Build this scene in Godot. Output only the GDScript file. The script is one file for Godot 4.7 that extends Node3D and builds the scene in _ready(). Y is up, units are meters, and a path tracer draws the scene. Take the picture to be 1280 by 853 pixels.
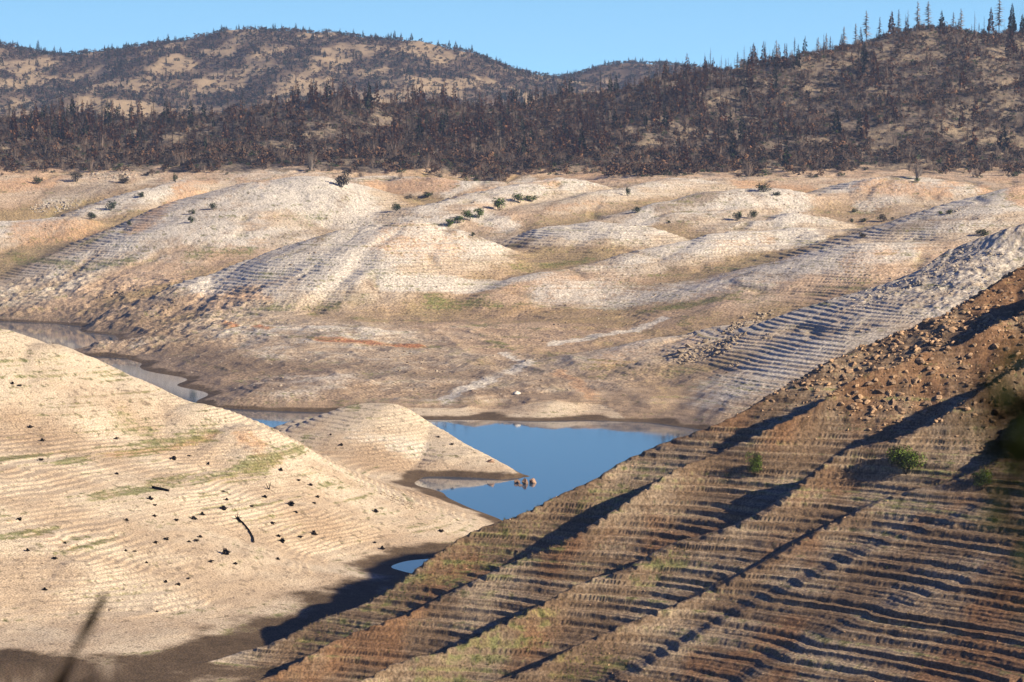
extends Node3D
# A drawn-down reservoir below burned hills. x to the right, y up, depth d = -z. Water lies at y = 0, the full lake would stand at y = 76.

const FOCAL := 3630.0
const EYE := 100.0
const PITCH := 0.07054
const U_LO := -0.25
const U_HI := 0.25
const CU := 340
const FULL := 76.0

var ridges: Array = []
var tps_p := PackedVector2Array()
var tps_w := PackedFloat64Array()
var grids: Array = [{"d0": 330.0, "step": 2.5, "rows": [], "to": 2070.0}, {"d0": 2040.0, "step": 10.0, "rows": [], "to": 3450.0}, {"d0": 3440.0, "step": 20.0, "rows": [], "to": 9000.0}]
var soil_rows: Array = []
var strokes: Array = []
var n_big := FastNoiseLite.new()
var n_mid := FastNoiseLite.new()
var n_fine := FastNoiseLite.new()
var n_rill := FastNoiseLite.new()
var n_layer := FastNoiseLite.new()
var n_gully := FastNoiseLite.new()
var rng := RandomNumberGenerator.new()
var out_rows: Array = []
var job := {}

# ---------------------------------------------------------------- where a sight line meets a depth or a height
func ray(px: float, py: float) -> Vector2:
	var a := (px - 640.0) / FOCAL
	var b := (py - 426.5) / FOCAL
	var c := cos(PITCH) - b * sin(PITCH)
	return Vector2(a / c, (b * cos(PITCH) + sin(PITCH)) / c)

func at_depth(px: float, py: float, d: float) -> Vector3:
	var r := ray(px, py)
	return Vector3(r.x * d, EYE - r.y * d, d)

func at_height(px: float, py: float, h: float) -> Vector3:
	var r := ray(px, py)
	var d := (EYE - h) / r.y
	return Vector3(r.x * d, h, d)

func noise(seed_: int, period: float, octaves: int, kind := FastNoiseLite.FRACTAL_FBM) -> FastNoiseLite:
	var n := FastNoiseLite.new()
	n.seed = seed_
	n.noise_type = FastNoiseLite.TYPE_SIMPLEX_SMOOTH
	n.frequency = 1.0 / period
	n.fractal_type = kind
	n.fractal_octaves = octaves
	return n

# ---------------------------------------------------------------- the lie of the land
func smax(a: float, b: float, k: float) -> float:
	var h := maxf(k - absf(a - b), 0.0) / k
	return maxf(a, b) + h * h * k * 0.25

func smin(a: float, b: float, k: float) -> float:
	return -smax(-a, -b, k)

func ridge(points: Array, near_slope: float, far_slope: float, top: float, blend: float) -> void:
	var p := PackedVector3Array()
	for q in points:
		p.append(at_depth(q[0], q[1], q[2]))
	var lo := Vector2(1e9, 1e9)
	var hi := Vector2(-1e9, -1e9)
	var most := 0.0
	for q in p:
		lo = lo.min(Vector2(q.x, q.z))
		hi = hi.max(Vector2(q.x, q.z))
		most = maxf(most, q.y)
	var reach := (most + 12.0) / minf(near_slope, far_slope) + top
	ridges.append({"p": p, "n": near_slope, "f": far_slope, "r": top, "k": blend, "lo": lo - Vector2(reach, reach), "hi": hi + Vector2(reach, reach)})

func ridge_height(r: Dictionary, x: float, d: float) -> float:
	var p: PackedVector3Array = r.p
	var top: float = r.r
	var sn: float = r.n
	var sf: float = r.f
	var h := -1e9
	for i in p.size() - 1:
		var a := p[i]
		var b := p[i + 1]
		var ex := b.x - a.x
		var ed := b.z - a.z
		var t := clampf(((x - a.x) * ex + (d - a.z) * ed) / (ex * ex + ed * ed), 0.0, 1.0)
		var qx := x - a.x - ex * t
		var qd := d - a.z - ed * t
		var q := qx * qx + qd * qd
		var side := (ex * qd - ed * qx) / sqrt((ex * ex + ed * ed) * (q + 0.01))
		h = maxf(h, a.y + (b.y - a.y) * t - lerpf(sn, sf, side * 0.5 + 0.5) * (sqrt(q + top * top) - top))
	return h

func tps_solve(pts: PackedVector3Array) -> void:
	var n := pts.size()
	var m := n + 3
	var a: Array = []
	for i in m:
		var row := PackedFloat64Array()
		row.resize(m + 1)
		a.append(row)
	for i in n:
		tps_p.append(Vector2(pts[i].x, pts[i].z) / 500.0)
	for i in n:
		for j in n:
			var q := tps_p[i].distance_squared_to(tps_p[j])
			a[i][j] = 0.5 * q * log(q + 1e-12) if i != j else 0.0004
		a[i][n] = 1.0
		a[i][n + 1] = tps_p[i].x
		a[i][n + 2] = tps_p[i].y
		a[n][i] = 1.0
		a[n + 1][i] = tps_p[i].x
		a[n + 2][i] = tps_p[i].y
		a[i][m] = pts[i].y
	for c in m:
		var piv := c
		for r in range(c + 1, m):
			if absf(a[r][c]) > absf(a[piv][c]):
				piv = r
		var tmp = a[c]
		a[c] = a[piv]
		a[piv] = tmp
		var rc: PackedFloat64Array = a[c]
		for r in range(c + 1, m):
			var rr: PackedFloat64Array = a[r]
			var f := rr[c] / rc[c]
			if f != 0.0:
				for k in range(c, m + 1):
					rr[k] -= f * rc[k]
			a[r] = rr
	tps_w.resize(m)
	for c in range(m - 1, -1, -1):
		var v: float = a[c][m]
		for k in range(c + 1, m):
			v -= a[c][k] * tps_w[k]
		tps_w[c] = v / a[c][c]

func floor_height(x: float, d: float) -> float:
	var p := Vector2(x, d) / 500.0
	var n := tps_p.size()
	var v := tps_w[n] + tps_w[n + 1] * p.x + tps_w[n + 2] * p.y
	for i in n:
		var q := p.distance_squared_to(tps_p[i]) + 1e-12
		v += tps_w[i] * 0.5 * q * log(q)
	return v

func spur_height(x: float, d: float) -> float:
	return spur_shape(x, d).x

func spur_shape(x: float, d: float) -> Vector2:
	# the terraced spur in front: a plane that faces left and towards the viewpoint, broken by ribs, falling away behind its brow
	var wob := n_big.get_noise_2d(x * 2.2 + 300.0, d * 2.2) + 0.5 * n_mid.get_noise_2d(x * 0.9 + 50.0, d * 0.9)
	var h := -142.1 + 0.3985 * x + 0.302 * d
	var w := -0.604 * x + 0.797 * d
	var wr := w + 0.95 * h + wob * 8.0
	var rib := 0.0
	var steep := 0.0
	var live := clampf(0.95 + n_big.get_noise_2d(h * 4.5 + 40.0, w * 1.5) * 1.3, 0.45, 1.35)
	for i in RIBS.size() - 1:
		var c0: float = RIBS[i][0]
		var c1: float = RIBS[i + 1][0]
		if wr >= c0 and wr < c1:
			var t := (wr - c0) / (c1 - c0)
			var drop: float = minf(RIBS[i][2] / (c1 - c0), 0.5)
			var a0: float = RIBS[i][1]
			var a1: float = RIBS[i + 1][1]
			if t < drop:
				rib = lerpf(a0, -0.6 * a0, smoothstep(0.0, 1.0, t / drop))
				steep = clampf(a0 / 2.0, 0.0, 1.0) * smoothstep(0.0, 0.25, t / drop) * smoothstep(1.0, 0.75, t / drop)
			else:
				var q := (t - drop) / (1.0 - drop)
				rib = lerpf(-0.6 * a0, a1, 0.25 * q + 0.75 * pow(q, 3.2))
	h += rib * live
	# the brow
	var brow: float = 466.0 + n_mid.get_noise_2d(x * 1.1, 77.0) * 3.0
	var over := maxf(0.0, wr - brow)
	h -= over * over / (over + 14.0) * 1.25
	return Vector2(h, maxf(steep, smoothstep(0.0, 4.0, over)))

const RIBS := [[150.0, 0.2, 10.0], [250.0, 0.4, 14.0], [312.0, 0.5, 12.0], [352.0, 0.6, 8.0], [376.0, 0.8, 8.0], [392.0, 2.4, 7.0], [411.0, 4.6, 11.0], [443.0, 4.2, 9.0], [466.0, 1.3, 6.0], [560.0, 0.0, 6.0]]

func land(x: float, d: float) -> float:
	var warp := lerpf(6.0, 16.0, smoothstep(950.0, 1250.0, d))
	var wx := x + n_big.get_noise_2d(x, d) * warp
	var wd := d + n_big.get_noise_2d(x + 900.0, d - 400.0) * warp
	var h := floor_height(x, d)
	for r in ridges:
		if x > r.lo.x and x < r.hi.x and d > r.lo.y and d < r.hi.y:
			h = smax(h, ridge_height(r, wx, wd), r.k)
	return h

# the land without its fine relief
func base_at(x: float, d: float) -> float:
	var h := coarse_at(x, d)
	return smax(h, spur_height(x, d), 2.0) if d < 800.0 else h

func cubic(a: float, b: float, c: float, e: float, t: float) -> float:
	return b + 0.5 * t * (c - a + t * (2.0 * a - 5.0 * b + 4.0 * c - e + t * (3.0 * (b - c) + e - a)))

func grid_of(d: float) -> Dictionary:
	return grids[0] if d < grids[0].to else grids[1] if d < grids[1].to else grids[2]

func coarse_line(d: float) -> PackedFloat32Array:
	var g := grid_of(d)
	var rows: Array = g.rows
	var f: float = clampf((d - g.d0) / g.step, 1.0, rows.size() - 2.001)
	var i := int(f)
	var t := f - i
	var a: PackedFloat32Array = rows[i - 1]
	var b: PackedFloat32Array = rows[i]
	var c: PackedFloat32Array = rows[i + 1]
	var e: PackedFloat32Array = rows[mini(i + 2, rows.size() - 1)]
	var out := PackedFloat32Array()
	out.resize(CU)
	for k in CU:
		out[k] = cubic(a[k], b[k], c[k], e[k], t)
	return out

func along_line(line: PackedFloat32Array, u: float) -> float:
	var f := clampf((u - U_LO) / (U_HI - U_LO) * (CU - 1), 1.0, CU - 2.001)
	var i := int(f)
	return cubic(line[i - 1], line[i], line[i + 1], line[mini(i + 2, CU - 1)], f - i)

func coarse_at(x: float, d: float) -> float:
	var g := grid_of(d)
	var rows: Array = g.rows
	var f: float = clampf((d - g.d0) / g.step, 1.0, rows.size() - 2.001)
	var i := int(f)
	var u := x / d
	return cubic(along_line(rows[i - 1], u), along_line(rows[i], u), along_line(rows[i + 1], u), along_line(rows[mini(i + 2, rows.size() - 1)], u), f - i)

# fine relief on top of the smooth land: wave-cut terraces, rills, lumps
func terrace(h: float, step: float, wobble: float) -> float:
	var t := h / step + wobble
	var f := t - floorf(t)
	var g := f * 0.28 if f < 0.68 else 0.19 + 0.81 * smoothstep(0.0, 1.0, (f - 0.68) / 0.32)
	return (floorf(t) + g - wobble) * step

func refine(h: float, x: float, d: float, steep := 0.0) -> float:
	if d > 3440.0:
		return h + n_mid.get_noise_2d(x * 0.2, d * 0.2) * 6.0 + n_mid.get_noise_2d(x, d) * 2.5
	if h > FULL + 1.0 or d > 2060.0:
		return h + n_mid.get_noise_2d(x * 0.45, d * 0.45) * 5.0 * smoothstep(FULL, FULL + 25.0, h) + n_fine.get_noise_2d(x * 0.5, d * 0.5) * 0.5
	var dry := smoothstep(0.4, 3.0, h)
	var r := n_rill.get_noise_2d(x, d)
	var m := n_mid.get_noise_2d(x, d)
	var f := n_fine.get_noise_2d(x, d)
	if d < 660.0:
		# 0 on the left hill, 1 on the spur
		var spur := smoothstep(0.0, 12.0, x + 40.0 - (d - 585.0) * 0.42)
		var left := h
		if spur < 1.0:
			left = h + dry * (m * 0.7 + r * 0.3 + f * 0.08)
			left = lerpf(left, terrace(left, 0.6, m * 0.5 + n_layer.get_noise_2d(left * 1.5, x * 0.03) * 0.9), dry * clampf(0.5 + n_big.get_noise_2d(x * 2.4, d * 1.7) * 2.2, 0.05, 0.97))
			if spur <= 0.0:
				return left
		var rocky := smoothstep(42.0, 54.0, h + m * 10.0)
		var right := h + f * lerpf(0.05, 0.45, rocky) + r * lerpf(0.10, 0.7, rocky)
		var w := 0.604 * x - 0.797 * d
		var wobble := n_layer.get_noise_2d(right * 1.7, w * 0.03) * 0.7 + n_mid.get_noise_2d(x * 0.4, d * 0.4) * 0.4 + f * 0.12 + n_layer.get_noise_2d(x * 5.0, d * 5.0) * 0.10
		var sharp := clampf(0.8 + n_mid.get_noise_2d(right * 14.0, w * 0.7) * 1.2, 0.3, 1.0)
		right = lerpf(right, terrace(right, 0.45, f * 0.2 + m * 0.5), 0.5 * (1.0 - rocky) * (1.0 - steep))
		right = lerpf(right, terrace(right, 1.25, wobble * 0.6), sharp * (1.0 - rocky * 0.8) * (1.0 - steep * 0.85) * smoothstep(0.3, 2.0, h))
		right += (1.0 - rocky) * n_layer.get_noise_2d(x * 4.0, d * 4.0) * 0.07
		return lerpf(left, right, spur)
	if d < near_end(x):
		if d > 830.0 and d < 960.0 and x > -85.0:
			h += dry * (m * 0.5 + r * 0.15 + f * 0.05)
			return lerpf(h, terrace(h, 0.8, m * 0.8), dry * clampf(0.75 + n_big.get_noise_2d(x * 3.0, d * 3.0), 0.3, 0.97))
		h += dry * (m * 0.7 + r * 0.30 + f * 0.08)
		return lerpf(h, terrace(h, 0.6, m * 0.5 + n_layer.get_noise_2d(h * 1.5, x * 0.03) * 0.9), dry * clampf(0.5 + n_big.get_noise_2d(x * 2.4, d * 1.7) * 2.2, 0.05, 0.97))
	var crag := 0.0
	if d < 1330.0 and x > 100.0:
		crag = smoothstep(30.0, 40.0, h + m * 14.0) * smoothstep(100.0, 150.0, x)
	var shelf := 1.0 - smoothstep(9.0, 15.0, h)
	h -= dry * gully(x, d) * 0.9 * (1.0 - shelf)
	var ledge := 0.0
	if x < -100.0 and d > 1300.0 and d < 1660.0:
		ledge = smoothstep(30.0, 16.0, h) * smoothstep(-100.0, -150.0, x)
	var flank := smoothstep(60.0, 90.0, x) if d < 1300.0 else 0.0
	h += dry * (m * (0.8 - 0.55 * flank) + r * (0.3 - 0.15 * flank + crag * 0.7 + ledge * 1.4) + f * (0.07 + crag * 0.4 + shelf * 0.06 + ledge * 0.3))
	if shelf > 0.0:
		h += dry * shelf * n_rill.get_noise_2d(x * 0.5, d * 0.3 + x * 0.2) * 1.3
	var steps_ := clampf(0.45 + n_big.get_noise_2d(x * 1.4, d * 0.9) * 1.2, 0.05, 0.65)
	var tall := 1.35
	if d < 1300.0 and x > 60.0:
		steps_ = lerpf(steps_, 0.72, smoothstep(60.0, 90.0, x))
		tall = 1.1
	return lerpf(h, terrace(h, tall, m * (0.3 - 0.1 * flank) + n_layer.get_noise_2d(h * 1.1, x * 0.02) * 0.8), dry * steps_ * (1.0 - crag * 0.9) * (1.0 - shelf * 0.6))

func gully(x: float, d: float) -> float:
	return smoothstep(0.5, 0.95, n_gully.get_noise_2d(x, d * 0.8)) if d > 1040.0 else 0.0

# where the nearer hills end and the far shore begins
func near_end(x: float) -> float:
	return 1040.0 - 140.0 * smoothstep(30.0, 70.0, x)

func ground(x: float, d: float) -> float:
	if d < 800.0:
		var s := spur_shape(x, d)
		return refine(smax(coarse_at(x, d), s.x, 2.0), x, d, s.y)
	return refine(coarse_at(x, d), x, d)

# the point of the ground that is seen at this place of the photograph
func seen(px: float, py: float, from := 385.0, to := 2900.0) -> Vector3:
	var r := ray(px, py)
	var d := from
	var last := d
	while d < to:
		if base_at(r.x * d, d) > EYE - r.y * d:
			break
		last = d
		d += maxf(1.0, d * 0.002)
	for k in 12:
		var mid := (last + d) * 0.5
		if ground(r.x * mid, mid) > EYE - r.y * mid:
			d = mid
		else:
			last = mid
	return Vector3(r.x * d, ground(r.x * d, d), -d)

func task_coarse(i: int) -> void:
	var g: Dictionary = grids[job.grid]
	var d: float = g.d0 + i * g.step
	var row := PackedFloat32Array()
	row.resize(CU)
	for k in CU:
		var x := (U_LO + (U_HI - U_LO) * k / (CU - 1)) * d
		row[k] = mountain(x, d) if job.grid == 2 else land(x, d)
	g.rows[i] = row

func run_rows(call: Callable, n: int) -> void:
	WorkerThreadPool.wait_for_group_task_completion(WorkerThreadPool.add_group_task(call, n))

func shape_land() -> void:
	n_big = noise(3, 170.0, 3)
	n_mid = noise(5, 46.0, 3)
	n_fine = noise(7, 5.0, 2)
	n_layer = noise(19, 7.0, 3)
	n_gully = noise(37, 95.0, 3, FastNoiseLite.FRACTAL_RIDGED)
	n_rill = noise(11, 24.0, 3, FastNoiseLite.FRACTAL_RIDGED)
	var f := PackedVector3Array()
	# valley floors: [px, py, height]
	for q in FLOOR_H:
		f.append(at_height(q[0], q[1], q[2]))
	for q in FLOOR_D:
		f.append(at_depth(q[0], q[1], q[2]))
	for q in FLOOR_W:
		f.append(Vector3(q[0], q[2], q[1]))
	tps_solve(f)
	for r in RIDGES:
		ridge(r[0], r[1], r[2], r[3], r[4])
	for r in MOUNTAINS:
		ridge(r[0], r[1], r[2], r[3], r[4])
	far_ridges = ridges.slice(RIDGES.size())
	ridges = ridges.slice(0, RIDGES.size())
	var counts := [700, 150, 110]
	for k in 3:
		job = {"grid": k}
		grids[k].rows.resize(counts[k])
		run_rows(task_coarse, counts[k])

var far_ridges: Array = []

func mountain(x: float, d: float) -> float:
	var wx := x + n_big.get_noise_2d(x * 0.5, d * 0.5) * 25.0
	var wd := d + n_big.get_noise_2d(x * 0.5 + 700.0, d * 0.5) * 25.0
	var h := 60.0
	for r in far_ridges:
		h = smax(h, ridge_height(r, wx, wd), r.k)
	return h + n_rill.get_noise_2d(x * 0.09, d * 0.09) * 7.0

const MOUNTAINS := [
	[[[-500, 70, 4600], [-200, 68, 4600], [0, 64, 4600], [60, 70, 4580], [110, 67, 4600], [160, 64, 4620], [220, 58, 4640], [290, 53, 4650], [345, 41, 4650], [385, 44, 4650], [450, 56, 4640], [500, 60, 4620], [560, 70, 4600], [620, 87, 4600], [680, 100, 4600], [760, 125, 4600]], 0.30, 0.4, 60.0, 40.0],
	[[[120, 120, 4000], [170, 95, 4250], [220, 64, 4580]], 0.34, 0.34, 50.0, 40.0],
	[[[330, 125, 3950], [370, 90, 4250], [350, 45, 4640]], 0.34, 0.34, 50.0, 40.0],
	[[[-80, 120, 4000], [-20, 95, 4300], [0, 68, 4580]], 0.34, 0.34, 50.0, 40.0],
	[[[470, 130, 4000], [520, 100, 4250], [480, 60, 4620]], 0.34, 0.34, 50.0, 40.0],
	[[[600, 120, 5200], [700, 102, 5100], [760, 86, 5100], [820, 82, 5100], [880, 88, 5100], [960, 100, 5100], [1100, 110, 5100]], 0.3, 0.3, 50.0, 30.0]]

const FLOOR_H := [
	# creek mud and lake bed
	[0, 845, 0.5], [60, 836, 0.6], [200, 822, 0.6], [150, 850, 0.6], [280, 845, 0.6], [280, 815, 0.5], [350, 790, 0.4], [450, 735, 0.9], [400, 765, 0.8], [490, 720, 0.5], [530, 706, -0.12], [558, 698, -0.05], [500, 713, 0.0], [575, 690, 0.4], [640, 690, -1.0], [610, 640, -1.5], [650, 570, -3.0], [640, 586, -2.5], [668, 600, -2.5], [600, 560, -2.5], [720, 590, -2.5],
	[800, 545, -2.5], [700, 540, -2.0], [560, 540, -2.0], [300, 521, -2.0], [230, 500, -2.0], [215, 478, -1.2], [160, 455, -1.5], [110, 425, -2.5], [60, 412, -3.0], [120, 404, -2.0], [10, 400, -3.0], [-120, 400, -3.0], [0, 425, -3.0], [-150, 430, -3.0], [140, 445, -2.5], [850, 560, -2.0],
	# the stump lobe
	[0, 800, 1.5], [130, 780, 1.8], [250, 775, 1.6], [120, 802, 1.5], [0, 818, 1.3], [200, 800, 1.4], [330, 735, 1.7], [400, 705, 1.3], [470, 690, 0.9], [560, 678, 1.0], [612, 666, 0.7], [150, 720, 6.0], [0, 740, 5.5], [300, 690, 6.5], [400, 640, 8.5], [480, 665, 3.6],
	[520, 632, 5.5], [430, 592, 9.5], [365, 572, 14.0], [330, 595, 14.0], [250, 612, 14.5], [150, 628, 14.5], [0, 655, 14.5], [-150, 700, 12.0], [-150, 800, 1.5],
	# hollow between lobe and spit, mud beside it
	[420, 572, 5.0], [480, 602, 1.0], [540, 620, 0.5], [580, 632, 0.25], [345, 548, 6.0], [600, 618, -0.6],
	# far bank
	[260, 500, 1.0], [400, 512, 0.6], [500, 508, 0.8], [620, 514, 0.6], [740, 518, 0.6], [850, 524, 0.7], [320, 490, 5.0], [400, 491, 5.5], [500, 493, 5.5], [600, 496, 5.5], [690, 500, 5.5], [760, 502, 5.0], [240, 478, 1.2], 
	[235, 455, 3.0], [300, 440, 7.0], [400, 440, 8.0], [500, 452, 7.5], [600, 462, 7.5], [700, 470, 7.5], [800, 480, 7.5], [500, 405, 11.5], [300, 398, 11.0], [190, 405, 3.5],
	[640, 440, 7.5], [700, 405, 12.5], [800, 425, 9.5], [860, 470, 7.0], [600, 388, 14.0], [800, 396, 14.0], [900, 398, 15.0], [500, 390, 13.5], [110, 391, 0.6], [0, 387, 0.6], [-150, 386, 0.6]]
const FLOOR_D := [
	[0, 335, 1760], [100, 352, 1740], [200, 350, 1680], [300, 358, 1590], [0, 275, 1880], [170, 262, 1890], [120, 300, 1840], [250, 322, 1740], [430, 290, 1740], [520, 252, 1850], [590, 240, 1900], [500, 312, 1640], [400, 330, 1640],
	[560, 290, 1700], [650, 262, 1800], [740, 238, 1870], [640, 338, 1510], [640, 358, 1450], [680, 302, 1610], [800, 264, 1730], [880, 246, 1800], [850, 282, 1670], [960, 252, 1800], [1150, 264, 1700], [1250, 242, 1800],
	[800, 330, 1570], [930, 320, 1600], [1060, 312, 1600], [700, 330, 1530], [590, 320, 1600], [1100, 312, 1480], [1000, 392, 1300], [1200, 340, 1320], [-200, 335, 1760], [1450, 300, 1350],
	[-250, 213, 2000], [0, 213, 2010], [200, 215, 1975], [400, 217, 1940], [600, 226, 1885], [800, 222, 1905], [1000, 219, 1930], [1200, 219, 1935], [1450, 217, 1950],
	[-250, 195, 2160], [0, 197, 2150], [300, 198, 2150], [620, 212, 2120], [900, 199, 2150], [1200, 200, 2150], [1500, 198, 2150]]
const FLOOR_W := [[-500, 2700, 92], [0, 2700, 90], [500, 2700, 100], [-700, 3500, 70], [0, 3500, 70], [700, 3500, 80], [-120, 340, -1], [0, 340, -1], [120, 340, 2], [-150, 450, 0.8], [0, 440, 0.6], [-60, 520, 0.6], [-30, 545, 0.6], [60, 400, 2], [120, 450, 6]]

const RIDGES := [
	# the pale hill on the left, its lower knoll
	[[[-260, 330, 820], [-150, 368, 805], [0, 409, 790], [60, 430, 785], [150, 470, 778], [240, 503, 768], [295, 532, 755], [318, 556, 743]], 0.37, 0.7, 9.0, 5.0],
	[[[-200, 640, 640], [-60, 655, 640], [40, 672, 632], [95, 702, 618]], 0.28, 0.25, 5.0, 3.0],
	# the spit
	[[[330, 545, 925], [390, 521, 920], [440, 505, 912], [475, 505, 908], [520, 531, 898], [580, 563, 870], [632, 590, 850], [648, 595, 849]], 0.24, 1.1, 8.0, 1.2],
	# dark ledges at the inlet
	[[[40, 386, 1660], [80, 382, 1645], [130, 372, 1620], [180, 360, 1600], [230, 348, 1590], [330, 341, 1570]], 0.36, 0.3, 6.0, 4.0],
	[[[98, 436, 1350], [160, 429, 1345], [220, 423, 1340], [330, 408, 1335], [450, 408, 1310]], 0.22, 0.3, 6.0, 4.0],
	# gravel cone
	[[[260, 345, 1530], [330, 325, 1545], [410, 300, 1552], [470, 281, 1552], [508, 275, 1550], [550, 285, 1543], [600, 310, 1530], [645, 340, 1505]], 0.34, 0.6, 15.0, 4.0],
	# white-topped hill right of the middle
	[[[640, 366, 1440], [700, 342, 1470], [790, 312, 1510], [880, 291, 1530], [980, 284, 1540], [1080, 292, 1530], [1180, 300, 1500]], 0.28, 0.6, 14.0, 5.0],
	[[[980, 355, 1380], [1060, 318, 1390], [1110, 303, 1400], [1180, 306, 1400]], 0.30, 0.35, 12.0, 6.0],
	# the rocky ridge on the right with its long terraced flank
	[[[845, 448, 1150], [890, 424, 1165], [930, 405, 1172], [960, 402, 1165]], 0.17, 0.35, 5.0, 4.0],
	[[[960, 405, 1160], [1040, 394, 1165], [1130, 362, 1160], [1200, 331, 1150], [1280, 306, 1140], [1450, 262, 1130]], 0.28, 0.5, 7.0, 3.0],
	[[[1000, 397, 1163], [1040, 384, 1165], [1130, 345, 1160], [1200, 312, 1150], [1280, 285, 1140], [1450, 240, 1130]], 0.70, 0.6, 3.0, 3.0],
	[[[1090, 300, 1440], [1180, 270, 1470], [1280, 234, 1500], [1450, 200, 1560]], 0.24, 0.3, 10.0, 8.0],
	# the upper shore: rounded domes and the spurs between them
	[[[290, 240, 1785], [330, 227, 1795], [372, 219, 1805]], 0.27, 0.42, 22.0, 5.0],
	[[[160, 305, 1745], [220, 288, 1765], [260, 270, 1780]], 0.30, 0.40, 16.0, 5.0],
	[[[-200, 284, 1815], [10, 276, 1812], [80, 271, 1812]], 0.32, 0.40, 18.0, 5.0],
	[[[120, 256, 1865], [180, 238, 1890], [240, 224, 1920]], 0.28, 0.34, 10.0, 5.0],
	[[[530, 260, 1722], [600, 239, 1785], [690, 221, 1850]], 0.30, 0.45, 14.0, 5.0],
	[[[640, 264, 1725], [740, 241, 1785], [840, 222, 1865]], 0.28, 0.42, 14.0, 5.0],
	[[[705, 282, 1600], [745, 278, 1602], [790, 281, 1600]], 0.26, 0.5, 14.0, 4.0],
	[[[840, 252, 1715], [890, 241, 1735], [960, 234, 1760]], 0.27, 0.45, 16.0, 5.0],
	[[[1050, 236, 1780], [1105, 221, 1800], [1140, 220, 1805]], 0.28, 0.42, 20.0, 5.0],
	[[[940, 274, 1660], [985, 266, 1670], [1030, 270, 1665]], 0.26, 0.45, 12.0, 4.0],
	[[[430, 222, 1900], [480, 219, 1915], [560, 222, 1890]], 0.3, 0.3, 10.0, 6.0],
	# burned hills
	[[[700, 130, 2600], [760, 120, 2550], [850, 101, 2500], [900, 92, 2470], [950, 83, 2470], [1000, 74, 2480], [1050, 64, 2500], [1100, 54, 2520], [1150, 42, 2550], [1180, 38, 2560], [1230, 41, 2580], [1280, 47, 2600], [1500, 60, 2650]], 0.26, 0.4, 30.0, 20.0],
	[[[940, 196, 2030], [1000, 165, 2110], [1150, 125, 2200], [1280, 105, 2260], [1500, 80, 2320]], 0.3, 0.35, 20.0, 14.0],
	[[[690, 207, 2020], [750, 178, 2130], [830, 145, 2250], [960, 95, 2450]], 0.28, 0.3, 20.0, 14.0],
	[[[-300, 150, 2500], [0, 150, 2450], [150, 152, 2420], [300, 142, 2400], [400, 129, 2380], [470, 131, 2400], [560, 138, 2450], [640, 142, 2500], [720, 132, 2600]], 0.26, 0.4, 26.0, 16.0],
	[[[300, 195, 2050], [390, 160, 2200], [425, 130, 2370]], 0.3, 0.3, 16.0, 12.0],
	[[[-100, 196, 2050], [30, 172, 2150], [60, 155, 2400]], 0.28, 0.28, 16.0, 12.0],
	[[[470, 200, 2020], [540, 175, 2150], [560, 140, 2420]], 0.28, 0.28, 16.0, 12.0]]

# ---------------------------------------------------------------- a patch of the land as a mesh
func task_heights(i: int) -> void:
	var d: float = job.d[i]
	var line := coarse_line(d)
	var us: PackedFloat32Array = job.u
	var n := us.size()
	var row := PackedFloat32Array()
	row.resize(n)
	for k in n:
		var u := us[k]
		var h := along_line(line, u)
		if d < 800.0 and u > -0.14:
			var s := spur_shape(u * d, d)
			row[k] = refine(smax(h, s.x, 2.0), u * d, d, s.y)
		else:
			row[k] = refine(h, u * d, d)
	out_rows[i] = row

func task_surface(i: int) -> void:
	var ds: PackedFloat32Array = job.d
	var us: PackedFloat32Array = job.u
	var n := us.size()
	var d := ds[i]
	var a: PackedFloat32Array = job.h[maxi(i - 1, 0)]
	var b: PackedFloat32Array = job.h[i]
	var c: PackedFloat32Array = job.h[mini(i + 1, ds.size() - 1)]
	var dd := ds[mini(i + 1, ds.size() - 1)] - ds[maxi(i - 1, 0)]
	var v := PackedVector3Array()
	var nn := PackedVector3Array()
	var cc := PackedColorArray()
	v.resize(n)
	nn.resize(n)
	cc.resize(n)
	var soil := soil_line(d)
	for k in n:
		var u := us[k]
		v[k] = Vector3(u * d, b[k], -d)
		var k0 := maxi(k - 1, 0)
		var k1 := mini(k + 1, n - 1)
		var sx := (b[k1] - b[k0]) / ((us[k1] - us[k0]) * d)
		# along a row of constant u the x changes too: take that out of the slope in depth
		var sd := (c[k] - a[k]) / dd - u * sx
		nn[k] = Vector3(-sx, 1.0, sd).normalized()
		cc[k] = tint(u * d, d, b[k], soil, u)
	var idx := PackedInt32Array()
	if i < ds.size() - 1:
		idx.resize((n - 1) * 6)
		for k in n - 1:
			var p := i * n + k
			var q := k * 6
			idx[q] = p
			idx[q + 1] = p + n
			idx[q + 2] = p + 1
			idx[q + 3] = p + 1
			idx[q + 4] = p + n
			idx[q + 5] = p + n + 1
	out_rows[i] = [v, nn, cc, idx]

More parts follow.
